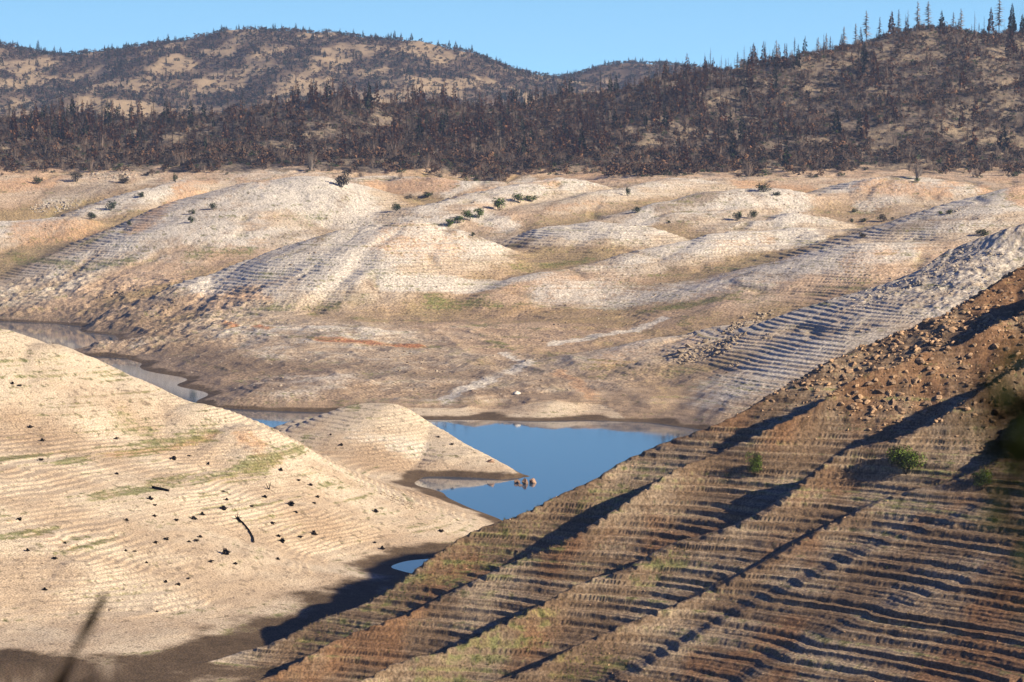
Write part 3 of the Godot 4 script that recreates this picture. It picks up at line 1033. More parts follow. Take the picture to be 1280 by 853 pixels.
func skyline(px: float, from: float, to: float, step: float) -> Vector3:
	var u := u_of(px)
	var best := Vector3.ZERO
	var most := -1e9
	var d := from
	while d < to:
		var h := coarse_at(u * d, d)
		if (h - EYE) / d > most:
			most = (h - EYE) / d
			best = Vector3(u * d, 0, d)
		d += step
	return on_ground(best.x, best.z, 0.3)

# whether the ground leaves the point at height h open to the viewpoint
func open_view(x: float, h: float, d: float) -> bool:
	for k in 24:
		var e := d - 12.0 - k * k * 1.6
		if coarse_at(x * e / d, e) > lerpf(EYE, h, e / d):
			return false
	return true

func px_of(p: Vector3) -> float:
	return 640.0 + FOCAL * p.x / -p.z

const ORD := ["first", "second", "third", "fourth", "fifth", "sixth", "seventh", "eighth", "ninth", "tenth", "eleventh", "twelfth", "thirteenth", "fourteenth", "fifteenth", "sixteenth", "seventeenth", "eighteenth", "nineteenth", "twentieth", "twenty-first", "twenty-second", "twenty-third", "twenty-fourth", "twenty-fifth", "twenty-sixth", "twenty-seventh", "twenty-eighth"]

# [px, py of the foot, py of the tip, style]
const SKY_TREES := [[882, 94, 76, 3], [921, 88, 67, 3], [941, 85, 56, 1], [955, 82, 54, 3], [969, 79, 52, 0], [982, 77, 55, 3], [992, 75, 49, 3], [1021, 69, 48, 0], [1031, 67, 41, 0], [1036, 66, 44, 3], [1053, 62, 32, 0], [1068, 60, 29, 0], [1081, 57, 16, 0],
	[1098, 53, 25, 3], [1112, 50, 20, 1], [1121, 48, 18, 3], [1145, 44, 7, 0], [1158, 41, 6, 0], [1175, 38, 22, 0], [1189, 40, 17, 0], [1199, 38, 8, 0], [1212, 40, 28, 3], [1221, 40, 25, 3], [1236, 44, 10, 1], [1246, 44, -3, 0], [1262, 47, 8, 2], [1275, 48, 20, 2]]

# the height that scrub and trees come down to: lower in the notches, higher on the bare domes
func tree_line(x: float, d: float) -> float:
	var px := 640.0 + FOCAL * x / d
	return FULL + n_tone.get_noise_2d(x, d) * 8.0 - 9.0 * exp(-pow((px - 610.0) / 45.0, 2.0)) - 6.0 * exp(-pow((px - 820.0) / 40.0, 2.0)) + 5.0 * exp(-pow((px - 370.0) / 50.0, 2.0)) + 4.0 * exp(-pow((px - 1120.0) / 45.0, 2.0))

func forest() -> void:
	rng.seed = 21
	var sets: Array = []
	for style in 4:
		for k in 4:
			var c := conifer(style, false)
			sets.append({"style": style, "trunk": c[0], "crown": c[1], "at": []})
	var words := ["bare grey", "rust-brown", "dark green", "charred black"]
	# on the skyline of the right-hand hill, one by one
	for i in SKY_TREES.size():
		var q: Array = SKY_TREES[i]
		var p := skyline(q[0], 2380.0, 2760.0, 10.0)
		var tall: float = (q[1] - q[2]) * -p.z / FOCAL
		var c := conifer(q[3], true)
		var o := Node3D.new()
		put(o, "burned_conifer" if q[3] != 2 else "green_conifer", "%s conifer on the right-hand hill's skyline, %s from its left end" % [words[q[3]], ORD[i]], "tree", "conifers on the right-hand skyline")
		o.transform = turned(p, Vector3(tall, tall, tall))
		part("trunk", c[0], o)
		part("crown", c[1], o)
	var all: Array = []
	for i in 13000:
		var u := rng.randf_range(-0.215, 0.215)
		var d := sqrt(rng.randf_range(1950.0 * 1950.0, 2780.0 * 2780.0))
		var x := u * d
		var h := coarse_at(x, d)
		var pick := rng.randf()
		var tall := lerpf(7.0, 24.0, pow(rng.randf(), 1.5))
		var v := rng.randi() % 4
		var spin := rng.randi()
		if h < tree_line(x, d) + 2.0:
			continue
		var dens := 0.62 + n_patch.get_noise_2d(x * 0.8 + 90.0, d * 0.5) * 1.5
		dens *= lerpf(0.62, 0.26, smoothstep(90.0, 330.0, x)) * (1.0 - 0.6 * smoothstep(0.0, 0.4, openness(x, d)))
		dens *= lerpf(0.45, 1.0, smoothstep(FULL + 2.0, FULL + 24.0, h))
		if pick > dens:
			continue
		var k := fmod(pick * 7919.0, 1.0)
		var green := 0.22 if absf(px_of(Vector3(x, 0, -d)) - 690.0) < 45.0 and d > 2400.0 else 0.06
		var style := 2 if k < green else 1 if k < 0.5 else 0 if k < 0.85 else 3
		all.append([tall / d, x, h, d, tall, style * 4 + v, spin])
	all.sort_custom(func(a, b): return a[0] > b[0])
	var named := 0
	for t in all:
		var p := on_ground(t[1], t[3], 0.3)
		var at := turned(p, Vector3(t[4], t[4], t[4]) * Vector3(1.0, 1.0, 1.0))
		var s: Dictionary = sets[t[5]]
		if named < 270 and absf(t[1] / t[3]) < 0.178 and open_view(t[1], t[2] + t[4] * 0.5, t[3]):
			var px := px_of(p)
			var where := "left burned hill" if px < 300.0 else "burned slope left of the middle" if px < 560.0 else "wooded notch in the middle" if px < 760.0 else "lower right burned hill" if px < 1010.0 else "right end of the burned hill"
			var label := "%s burnt conifer standing among others on the %s" % [words[s.style] if s.style != 2 else "still green, half", where]
			var o := Node3D.new()
			put(o, "burned_conifer" if s.style != 2 else "green_conifer", label, "tree", label.replace("conifer standing", "conifers standing"))
			o.transform = at
			part("trunk", s.trunk, o)
			part("crown", s.crown, o)
			named += 1
		else:
			s.at.append(at)
	var meshes: Array = []
	var places: Array = []
	for s in sets:
		meshes.append(s.trunk)
		places.append(s.at)
		meshes.append(s.crown)
		places.append(s.at)
	many("burned_forest", meshes, places, "dark mass of burnt conifers covering the hills above the shore", "forest")

func brush() -> void:
	rng.seed = 33
	var kinds: Array = []
	for k in 4:
		kinds.append(crown(90, 0.085, Color(0.05, 0.032, 0.023), Color(0.175, 0.10, 0.060), 0.9, leaf_mat))
	for k in 4:
		kinds.append(twigs(70, Color(0.13, 0.10, 0.082), 0.95))
	for k in 3:
		kinds.append(crown(80, 0.09, Color(0.028, 0.023, 0.021), Color(0.085, 0.065, 0.055), 0.8, leaf_mat))
	for k in 3:
		kinds.append(crown(80, 0.09, Color(0.03, 0.046, 0.018), Color(0.08, 0.11, 0.04), 0.6, leaf_mat))
	var words := ["russet-leaved", "bare grey", "charred black", "resprouting green"]
	var places: Array = []
	for k in kinds:
		places.append([])
	var named := 0
	var all: Array = []
	for i in 56000:
		var u := rng.randf_range(-0.215, 0.215)
		var d := sqrt(rng.randf_range(1900.0 * 1900.0, 2750.0 * 2750.0))
		var x := u * d
		var h := coarse_at(x, d)
		var pick := rng.randf()
		var r := rng.randf()
		var size := rng.randf_range(1.8, 5.6)
		var v := rng.randi()
		if h < tree_line(x, d):
			continue
		if pick > 0.95 - smoothstep(-0.1, 0.45, openness(x, d)) * 0.62:
			continue
		if h < FULL + 14.0:
			size *= 1.25
		if v % 7 == 0:
			size *= 1.7
		var k := 0 if r < 0.36 else 1 if r < 0.58 else 2 if r < 0.72 else 3
		var m: int = [v % 4, 4 + v % 4, 8 + v % 3, 11 + v % 3][k]
		if k == 3:
			size *= 0.6
		all.append([size / d, x, h, d, size, m, k])
	all.sort_custom(func(a, b): return a[0] > b[0])
	for t in all:
		var p := on_ground(t[1], t[3], 0.15)
		var at := turned(p, Vector3(t[4] * 1.25, t[4] * rng.randf_range(0.8, 1.25), t[4] * 1.25))
		if named < 260 and absf(t[1] / t[3]) < 0.176 and open_view(t[1], t[2] + t[4] * 0.6, t[3]):
			var px := px_of(p)
			var where := "left" if px < 330.0 else "left middle" if px < 640.0 else "right middle" if px < 950.0 else "right"
			var label := "%s fire-damaged shrub in the scrub along the foot of the burned hills, %s" % [words[t[6]], where]
			var o := single(kinds[t[5]])
			put(o, "burned_shrub", label, "shrub", "%s shrubs at the hill foot, %s" % [words[t[6]], where])
			o.transform = at
			named += 1
		else:
			places[t[5]].append(at)
	many("burned_scrub", kinds, places, "mixed burnt and resprouting scrub between the dead conifers", "scrub")

func mountain_trees() -> void:
	rng.seed = 44
	var kinds: Array = []
	for k in 3:
		kinds.append(crown(40, 0.13, Color(0.022, 0.030, 0.022), Color(0.055, 0.062, 0.04), 0.9, leaf_mat))
	for k in 4:
		kinds.append(crown(40, 0.13, Color(0.06, 0.042, 0.034), Color(0.15, 0.10, 0.075), 0.95, leaf_mat))
	for k in 2:
		var c := conifer(2 if k == 0 else 3, false)
		kinds.append(c[1])
	var places: Array = []
	for k in kinds:
		places.append([])
	for i in 36000:
		var u := rng.randf_range(-0.21, 0.09)
		var d := sqrt(rng.randf_range(3800.0 * 3800.0, 5250.0 * 5250.0))
		var x := u * d
		var k := rng.randi() % kinds.size()
		var size := rng.randf_range(3.5, 9.5)
		if rng.randf() < mountain_bare(x, d) * 0.68:
			continue
		var p := on_ground(x, d, 0.4)
		if k >= 7:
			size *= 1.5
		places[k].append(turned(p, Vector3(size * (1.3 if k < 7 else 1.0), size, size * (1.3 if k < 7 else 1.0))))
	many("mountain_woodland", kinds, places, "scattered dark oaks and pines over the straw-coloured far mountain", "woodland")
	# the pines that stand out on the far crest
	var tips := [[50, 16], [70, 13], [78, 12], [160, 9], [212, 13], [222, 9], [300, 8], [345, 10], [371, 12], [380, 10], [388, 9], [470, 8], [486, 10], [494, 12], [502, 11], [515, 10], [548, 8], [562, 12], [570, 13], [590, 11], [608, 9], [624, 9], [650, 8], [740, 9], [760, 8], [800, 7]]
	for i in tips.size():
		var p := skyline(tips[i][0], 4300.0, 5300.0, 20.0)
		var tall: float = tips[i][1] * -p.z / FOCAL
		var c := conifer(2, false)
		var o := Node3D.new()
		put(o, "mountain_pine", "dark pine on the far mountain's crest, %s of those pines from the left" % ORD[i], "tree", "pines on the far crest")
		o.transform = turned(p, Vector3(tall * 1.3, tall, tall * 1.3))
		part("trunk", c[0], o)
		part("crown", c[1], o)

# [px, py of the foot, width px, height px, kind, label]; kinds: 0 dark green round, 1 grey-brown, 2 fresh green
const BUSHES := [
	[47, 229, 15, 11, 0, "dark green shrub at the far left, below the burned hills"], [95, 227, 18, 13, 1, "grey shrub beside the pale stones at the upper left shore"], [155, 229, 17, 12, 1, "grey-brown shrub right of the pale stones on the upper left shore"],
	[219, 228, 7, 14, 0, "slim upright shrub with a long shadow high on the left shore"], [176, 247, 11, 9, 0, "small round green shrub, topmost of the left shore's diagonal trio"], [138, 263, 16, 14, 0, "largest round green shrub of the left shore's diagonal trio"],
	[113, 274, 16, 11, 0, "low round green shrub, lowest of the left shore's diagonal trio"], [161, 282, 9, 8, 0, "tiny green shrub alone on the orange bank below the trio"], [266, 262, 11, 10, 0, "round green shrub on the white slope, right of the pair"],
	[239, 268, 10, 8, 0, "green shrub, upper one of the pair on the orange left slope"], [239, 279, 10, 11, 0, "green shrub, lower one of the pair on the orange left slope"], [427, 234, 24, 24, 1, "tall dark shrub at the foot of the burned hill, left of the orange bank"],
	[495, 264, 15, 13, 0, "round green shrub in the gully below the orange bank"], [534, 247, 18, 9, 0, "flat green shrub on the orange bank's lower edge"], [510, 249, 11, 7, 1, "small pale shrub left of the flat shrub by the orange bank"],
	[561, 283, 17, 11, 2, "lowest shrub of the green row along the middle gully"], [573, 279, 17, 12, 2, "second lowest shrub of the green row along the middle gully"], [586, 276, 18, 14, 2, "third shrub up the green row along the middle gully"], [598, 271, 17, 15, 2, "fourth shrub up the green row along the middle gully"],
	[624, 263, 21, 20, 2, "tallest shrub of the green row along the middle gully"], [649, 254, 18, 13, 2, "shrub next to the top of the green row along the middle gully"], [664, 252, 22, 9, 2, "low spreading shrub at the top of the green row"],
	[785, 245, 7, 14, 0, "slim dark shrub on the upper shore right of the middle gully"], [796, 266, 13, 9, 0, "green shrub with a dark shadow below the slim one"], [836, 279, 6, 4, 0, "tiny green shrub on the pale slope right of the middle"], [591, 295, 6, 7, 0, "tiny dark shrub below the green row, beside the gravel cone"],
	[955, 240, 22, 12, 0, "broad dark shrub on the orange slope under the right burned hill"], [971, 245, 12, 7, 0, "small shrub against the right side of the broad one"], [922, 276, 13, 15, 0, "upright olive shrub, left one of the right shore's pair"], [941, 273, 14, 12, 0, "rounded green shrub, right one of the right shore's pair"],
	[1069, 265, 9, 6, 0, "small shrub, upper left of the cluster on the pale right dome"], [1079, 278, 10, 7, 0, "small shrub in the middle of the cluster on the pale right dome"], [1065, 278, 9, 6, 0, "small shrub at the lower left of the cluster on the pale right dome"], [1103, 277, 14, 12, 1, "grey twiggy shrub, largest of the cluster on the pale right dome"],
	[1116, 275, 7, 5, 1, "tiny brown shrub at the right end of the dome's cluster"], [1147, 228, 10, 6, 2, "bright green shrub just under the right burned hill"], [1188, 268, 12, 8, 0, "green shrub on the grey ridge at the right"], [1229, 295, 22, 11, 0, "dark spreading shrub beside the rocky ridge at the right"], [1079, 297, 12, 8, 1, "brownish shrub below the dome's cluster"],
	[1175, 268, 8, 5, 2, "small green shrub left of the one on the grey ridge"],
	[943, 594, 23, 32, 2, "small upright bright green shrub on the terraced slope in front"], [1133, 590, 50, 46, 2, "large bright green bush on the terraced slope in front"], [1228, 611, 32, 26, 2, "low green bush near the right edge of the terraced slope"]]

func bushes() -> void:
	rng.seed = 55
	var sets: Array = []
	var lo := [Color(0.022, 0.036, 0.014), Color(0.07, 0.06, 0.045), Color(0.040, 0.066, 0.014)]
	var hi := [Color(0.075, 0.10, 0.038), Color(0.16, 0.135, 0.10), Color(0.13, 0.19, 0.036)]
	for k in 3:
		for j in 3:
			sets.append(crown(650, 0.05, lo[k], hi[k], 0.95, leaf_mat, 0.65))
	var stem := stems(5, 0.4, 0.016, Color(0.10, 0.075, 0.055))
	for i in BUSHES.size():
		var q: Array = BUSHES[i]
		var p := seen(q[0], q[1], 400.0 if q[1] > 560 else 1150.0)
		var me: ArrayMesh = sets[q[4] * 3 + i % 3]
		if q[1] > 560:
			me = crown(4200, 0.022, lo[q[4]], hi[q[4]], 0.95, leaf_mat, 0.7)
		var w: float = q[2] * -p.z / FOCAL
		var h: float = q[3] * -p.z / FOCAL
		var o := Node3D.new()
		put(o, "shrub", q[5], "shrub", "shrubs of the dry reservoir shore")
		o.transform = Transform3D(Basis(Vector3.UP, rng.randf() * TAU).scaled(Vector3(w * 1.15, h * 1.12, w * 1.15)), p - Vector3(0, 0.1, 0))
		part("foliage", me, o)
		part("stem", stem, o)
	# bare silver trees at the forest edge
	for q in [[1147, 224, 18, 27, "pale grey leafless tree at the foot of the right burned hill"], [388, 214, 16, 26, "pale grey leafless tree at the foot of the left burned slope"], [301 + 850, 220, 10, 16, "small leafless grey tree beside the larger one at the right"]]:
		var p := seen(q[0], q[1], 1500.0)
		var w: float = q[2] * -p.z / FOCAL
		var h: float = q[3] * -p.z / FOCAL
		var o := Node3D.new()
		put(o, "dead_tree", q[4], "tree")
		o.transform = Transform3D(Basis().scaled(Vector3(w, h, w)), p - Vector3(0, 0.2, 0))
		part("crown", twigs(160, Color(0.17, 0.145, 0.13), 1.0), o)
		part("trunk", stems(2, 0.6, 0.03, Color(0.2, 0.175, 0.15)), o)

const STUMPS := [[146, 593, 4], [188, 625, 6], [193, 633, 4], [193, 646, 4], [158, 651, 5], [220, 651, 5], [242, 649, 7], [253, 644, 5], [279, 615, 4], [279, 639, 7], [283, 627, 4], [314, 634, 5], [331, 622, 5], [363, 632, 9], [370, 641, 4], [340, 655, 5], [392, 667, 7], [375, 673, 5], [348, 671, 5], [352, 678, 7], [208, 675, 6],
	[194, 679, 5], [236, 678, 4], [245, 677, 5], [250, 672, 5], [282, 694, 10], [263, 704, 5], [294, 706, 4], [347, 700, 5], [168, 690, 4], [183, 704, 4], [157, 689, 3], [393, 630, 4], [397, 622, 4], [351, 588, 5], [373, 601, 4], [388, 607, 5], [260, 581, 4], [236, 571, 4], [217, 574, 6], [15, 480, 4], [24, 483, 5], [37, 534, 6], [53, 551, 5], [51, 576, 6], [145, 549, 4],
	[34, 689, 5], [68, 699, 5], [81, 680, 4], [56, 738, 5], [235, 724, 4], [223, 732, 5], [207, 728, 5], [196, 765, 3], [427, 557, 5], [413, 545, 3], [565, 556, 4], [548, 547, 3], [469, 640, 6], [551, 665, 6], [468, 679, 4], [478, 687, 5], [24, 650, 6]]

func stump_parts() -> Array:
	var c := Color(0.105, 0.080, 0.062) * rng.randf_range(0.7, 1.3)
	begin()
	var h := rng.randf_range(0.3, 0.7)
	var tilt := rv() * Vector3(0.18, 0, 0.18)
	tube([Vector3(0, -0.12, 0), Vector3(0, 0.12, 0) + tilt * 0.2, Vector3(0, h * 0.6, 0) + tilt * 0.6, Vector3(0, h, 0) + tilt], [0.42, 0.32, 0.26, 0.22], 8, c)
	var out := [done(bark_mat)]
	for k in 5 + rng.randi() % 3:
		begin()
		var a := TAU * k / 6.0 + rng.randf() * 0.8
		var d := Vector3(cos(a), 0, sin(a))
		var ln := rng.randf_range(0.45, 0.85)
		tube([Vector3(0, 0.2, 0) + d * 0.1, d * ln * 0.55 + Vector3(0, rng.randf_range(0.05, 0.4), 0), d * ln + Vector3(0, rng.randf_range(-0.15, 0.35), 0)], [0.18, 0.11, 0.03], 6, c * 1.1)
		out.append(done(bark_mat))
	return out

func stumps() -> void:
	rng.seed = 66
	var sets: Array = []
	for k in 6:
		sets.append(stump_parts())
	var rank := {}
	for i in STUMPS.size():
		var q: Array = STUMPS[i]
		var p := seen(q[0], q[1], 520.0)
		var w: float = q[2] * -p.z / FOCAL * 1.2
		var s: Array = sets[i % 6]
		var o := Node3D.new()
		var size := "large" if q[2] >= 7 else "small" if q[2] <= 4 else "mid-sized"
		var place := "high on the left hill" if q[1] < 612 and q[0] < 300 else "on the left edge's knoll" if q[0] < 100 else "on the sandy spit" if q[0] > 400 and q[1] < 600 else "near the lobe's muddy tip" if q[0] > 440 else "left of the fallen snag" if q[0] < 290 else "right of the fallen snag"
		var key := "%s dark weathered stump %s" % [size, place]
		if not rank.has(key):
			rank[key] = []
		rank[key].append([q[0], o])
		put(o, "tree_stump", key, "stump", "%s stumps %s" % [size, place])
		o.transform = Transform3D(Basis(Vector3.UP, rng.randf() * TAU).scaled(Vector3(w, w * rng.randf_range(0.8, 1.15), w)), p - Vector3(0, 0.03, 0))
		for k in s.size():
			part("stub" if k == 0 else "root", s[k], o)
	rank_labels(rank)
	# the log and the fallen snag
	var a := seen(190, 611, 520.0)
	var b := seen(211, 615, 520.0)
	var o := Node3D.new()
	put(o, "log", "dark straight log lying at the foot of the grassy bank", "log")
	o.position = a
	begin()
	var r := 0.36
	var e := b - a
	tube([Vector3(0, r * 0.8, 0), e * 0.4 + Vector3(0, r * 0.9, 0), e + Vector3(0, r * 0.8, 0)], [r * 1.15, r, r * 0.85], 9, Color(0.05, 0.038, 0.03))
	part("trunk", done(bark_mat), o)
	begin()
	tube([e * 0.05 + Vector3(0, r, 0), e * 0.05 + Vector3(-0.4, r + 0.5, 0.1)], [0.14, 0.05], 6, Color(0.05, 0.038, 0.03))
	part("branch_stub", done(bark_mat), o)
	a = seen(297, 651, 520.0)
	o = Node3D.new()
	put(o, "fallen_snag", "fallen dead tree with a root plate, lying bent on the sand", "snag")
	o.position = a
	var path: Array = []
	for q in [[297, 650], [304, 656], [311, 664], [316, 673], [317, 679]]:
		path.append(seen(q[0], q[1], 520.0) - a + Vector3(0, 0.22, 0))
	begin()
	tube(path, [0.30, 0.24, 0.2, 0.18, 0.2], 8, Color(0.04, 0.032, 0.027))
	part("trunk", done(bark_mat), o)
	for k in 7:
		begin()
		var an := TAU * k / 7.0
		var d := Vector3(cos(an) * 0.7, sin(an) * 0.7 + 0.35, 0.2)
		tube([path[0], path[0] + d * 0.6 + rv() * 0.1, path[0] + d * 1.15 + rv() * 0.25], [0.2, 0.11, 0.03], 6, Color(0.045, 0.036, 0.03))
		part("root", done(bark_mat), o)
	a = seen(336, 612, 520.0)
	o = Node3D.new()
	put(o, "forked_snag", "small upright forked snag near the crest of the stump-dotted sand", "snag")
	o.position = a
	for k in 3:
		begin()
		var d: Vector3 = [Vector3(-0.7, 1.5, 0.1), Vector3(0.5, 1.9, 0), Vector3(0.2, 0.8, 0.5)][k]
		tube([Vector3(0, -0.15, 0), d * 0.5 + rv() * 0.1, d], [0.17, 0.11, 0.05], 6, Color(0.09, 0.065, 0.05))
		part("stem", done(bark_mat), o)

# look-alikes in one place are told apart by their order from the left
func rank_labels(rank: Dictionary) -> void:
	for key in rank:
		var row: Array = rank[key]
		row.sort_custom(func(a, b): return a[0] < b[0])
		if row.size() > 1:
			for k in mini(row.size(), ORD.size()):
				row[k][1].set_meta("label", "%s, %s from the left" % [key, ORD[k]])

# [px, py, half width, half height, tilt of the long axis (dy/dx), count, least and most size in m, tone, sink, wording]; tones: 0 grey-white, 1 tan, 2 dark brown
const ROCKS := [
	[888, 436, 44, 12, -0.25, 66, 1.2, 3.4, 1, "in the right shore's rock pile"], [935, 403, 34, 8, -0.4, 34, 1.4, 3.4, 1, "on the crest above the pile"], [962, 421, 9, 4, 0.0, 6, 1.0, 2.4, 1, "just right of the rock pile"],
	[915, 456, 10, 3, 0.0, 5, 0.8, 1.6, 1, "just below the rock pile"], [1150, 345, 90, 14, -0.42, 60, 0.9, 2.6, 0, "on the rocky ridge at the right"], [1200, 345, 55, 26, -0.45, 40, 0.9, 2.8, 0, "on the rocky ridge's broken flank"],
	[64, 258, 24, 7, -0.1, 26, 1.5, 3.6, 0, "in the upper left outcrop"], [90, 258, 12, 3, -0.4, 8, 1.2, 2.6, 0, "beside the upper left outcrop"], [140, 219, 36, 5, 0.05, 26, 1.4, 4.0, 0, "under the left burned hill"], [143, 368, 26, 6, -0.3, 16, 1.2, 3.0, 2, "on the dark ledge beside the inlet"],
	[198, 390, 26, 9, -0.5, 14, 1.0, 2.6, 2, "on the brown ledge beside the inlet"], [500, 628, 24, 7, 0.35, 14, 0.5, 1.3, 1, "in the stump lobe's rubble"], [1195, 262, 22, 4, -0.3, 10, 1.0, 2.4, 0, "on the ridge by the dome"]]

func rocks() -> void:
	rng.seed = 77
	var sets: Array = []
	var lo := [Color(0.20, 0.17, 0.14), Color(0.14, 0.112, 0.085), Color(0.11, 0.085, 0.065)]
	var hi := [Color(0.38, 0.335, 0.28), Color(0.32, 0.26, 0.195), Color(0.22, 0.165, 0.12)]
	for t in 3:
		for k in 5:
			sets.append(rock(100 + t * 10 + k, lo[t], hi[t]))
	var rank := {}
	for q in ROCKS:
		var spots: Array = []
		for i in q[5]:
			var a := rng.randf() * TAU
			var r := sqrt(rng.randf())
			var dx: float = cos(a) * r * q[2]
			var p := seen(q[0] + dx, q[1] + sin(a) * r * q[3] + dx * q[4], 1050.0 if q[1] < 500 else 520.0)
			spots.append(p)
		for p in spots:
			var s: float = lerpf(q[6], q[7], pow(rng.randf(), 1.8))
			var o := single(sets[q[8] * 5 + rng.randi() % 5])
			var word: String = ["pale grey", "tan", "dark brown"][q[8]]
			var size := "small" if s < lerpf(q[6], q[7], 0.2) else "large" if s > lerpf(q[6], q[7], 0.55) else "mid-sized"
			var key := "%s %s rock %s" % [size, word, q[9]]
			put(o, "rock", key, "rock", "%s rocks %s" % [size, q[9]])
			o.transform = turned(p - Vector3(0, s * 0.12, 0), Vector3(s * rng.randf_range(0.8, 1.3), s * rng.randf_range(0.7, 1.1), s), 0.5)
			if not rank.has(key):
				rank[key] = []
			rank[key].append([px_of(p), o])
	rank_labels(rank)
	# the boulders off the tip of the spit
	var b := [[647, 604, 8, 8, "dark boulder, leftmost of those in the water off the spit"], [656, 605, 9, 11, "reddish boulder, middle one in the water off the spit"], [667, 604, 11, 11, "large pale pink boulder at the outer end of the spit"], [651, 607, 5, 4, "small wet boulder in front of the others off the spit"], [614, 578, 10, 8, "tan boulder on the upper edge of the spit near its tip"],
		[624, 657, 14, 4, "flat brown stone at the water's edge beyond the stump lobe"], [645, 494, 11, 6, "white boulder on the far bank of the pool"]]
	for q in b:
		var p := at_height(q[0], q[1], 0.0)
		if q[1] < 590:
			p = seen(q[0], q[1], 700.0)
			p.z = -p.z
		var k := FOCAL / p.z
		var tone := 0 if q[1] > 590 and q[0] < 660 else 2 if q[0] == 645 else 1
		var o := single(rock(int(200 + q[0]), [Color(0.10, 0.07, 0.055), Color(0.20, 0.135, 0.10), Color(0.45, 0.42, 0.38)][tone], [Color(0.18, 0.12, 0.09), Color(0.32, 0.22, 0.165), Color(0.62, 0.58, 0.52)][tone], 0.9))
		put(o, "boulder", q[4], "boulder", "")
		o.transform = Transform3D(Basis(Vector3.UP, rng.randf() * 6.0).scaled(Vector3(q[2] / k * 1.15, q[3] / k * 1.15, q[2] / k)), Vector3(p.x, p.y - q[3] / k * 0.12, -p.z))
	# loose stones too many to tell apart
	var kinds: Array = []
	var places: Array = []
	for k in 4:
		kinds.append(rock(300 + k, Color(0.20, 0.13, 0.08), Color(0.40, 0.275, 0.175)))
	for k in 2:
		kinds.append(rock(310 + k, Color(0.10, 0.07, 0.05), Color(0.25, 0.175, 0.12)))
	for k in kinds:
		places.append([])
	for i in 90000:
		var d := rng.randf_range(420.0, 600.0)
		var x := rng.randf_range(-0.04, 0.2) * d
		var h := base_at(x, d)
		var r := rng.randf()
		var k := rng.randi() % kinds.size()
		var s := rng.randf()
		var m := n_mid.get_noise_2d(x, d)
		var rocky := smoothstep(43.0, 55.0, h + m * 10.0)
		if h < 2.0 or r > 0.05 + 0.75 * rocky * (0.45 + 0.9 * clampf(n_patch.get_noise_2d(x * 5.0, d * 5.0) + 0.5, 0.0, 1.0)):
			continue
		var size := lerpf(0.14, 0.5 + rocky * 1.3, pow(s, 5.0))
		places[k].append(turned(on_ground(x, d, size * 0.3), Vector3(size * 1.3, size, size), 0.6))
	many("slope_stones", kinds, places, "loose brown stones strewn over the terraced slope in front", "stones")
	kinds = []
	places = []
	for k in 2:
		kinds.append(sets[5 + k])
		kinds.append(sets[10 + k])
		kinds.append(sets[k])
	for k in kinds:
		places.append([])
	for i in 11000:
		var d := rng.randf_range(1060.0, 1900.0)
		var x := rng.randf_range(-0.19, 0.19) * d
		var h := coarse_at(x, d)
		var s := pow(rng.randf(), 4.0)
		var k := rng.randi() % kinds.size()
		if h < 1.0 or h > 75.0 or n_patch.get_noise_2d(x * 1.5, d * 0.8) < rng.randf_range(-0.3, 0.3):
			continue
		var size := lerpf(0.3, 1.5, s)
		places[k].append(turned(on_ground(x, d, size * 0.1), Vector3(size * 1.2, size, size), 0.5))
	# broken rock between the larger blocks of the rocky ridge and the rock pile
	for q in ROCKS:
		for i in q[5] * 7:
			var a := rng.randf() * TAU
			var r := sqrt(rng.randf()) * 1.1
			var c := seen_plan(q)
			var dx: float = cos(a) * r * q[2] * c.y / FOCAL
			var dd: float = sin(a) * r * q[3] * c.y / FOCAL * 3.2 - dx * q[4] * 2.4
			var size: float = lerpf(0.3, q[6] * 1.3, pow(rng.randf(), 2.0))
			places[[2, 0, 1][q[8]] + 3 * (rng.randi() % 2)].append(turned(on_ground(c.x + dx, c.y + dd, size * 0.1), Vector3(size * 1.2, size, size), 0.6))
	many("shore_stones", kinds, places, "small stones and clods scattered over the bare far shore", "stones")
	kinds = [sets[10], sets[11], sets[5]]
	places = [[], [], []]
	for i in 900:
		var d := rng.randf_range(585.0, 900.0)
		var x := rng.randf_range(-0.19, 0.0) * d
		var size := lerpf(0.12, 0.55, pow(rng.randf(), 3.0))
		var k := rng.randi() % 3
		if base_at(x, d) < 0.9:
			continue
		places[k].append(turned(on_ground(x, d, size * 0.1), Vector3(size * 1.3, size, size), 0.5))
	many("hill_stones", kinds, places, "small dark clods and wood scraps on the pale left hill", "stones")

var plan_cache := {}

func seen_plan(q: Array) -> Vector2:
	if not plan_cache.has(q[0]):
		var p := seen(q[0], q[1], 1050.0 if q[1] < 500 else 520.0)
		plan_cache[q[0]] = Vector2(p.x, -p.z)
	return plan_cache[q[0]]

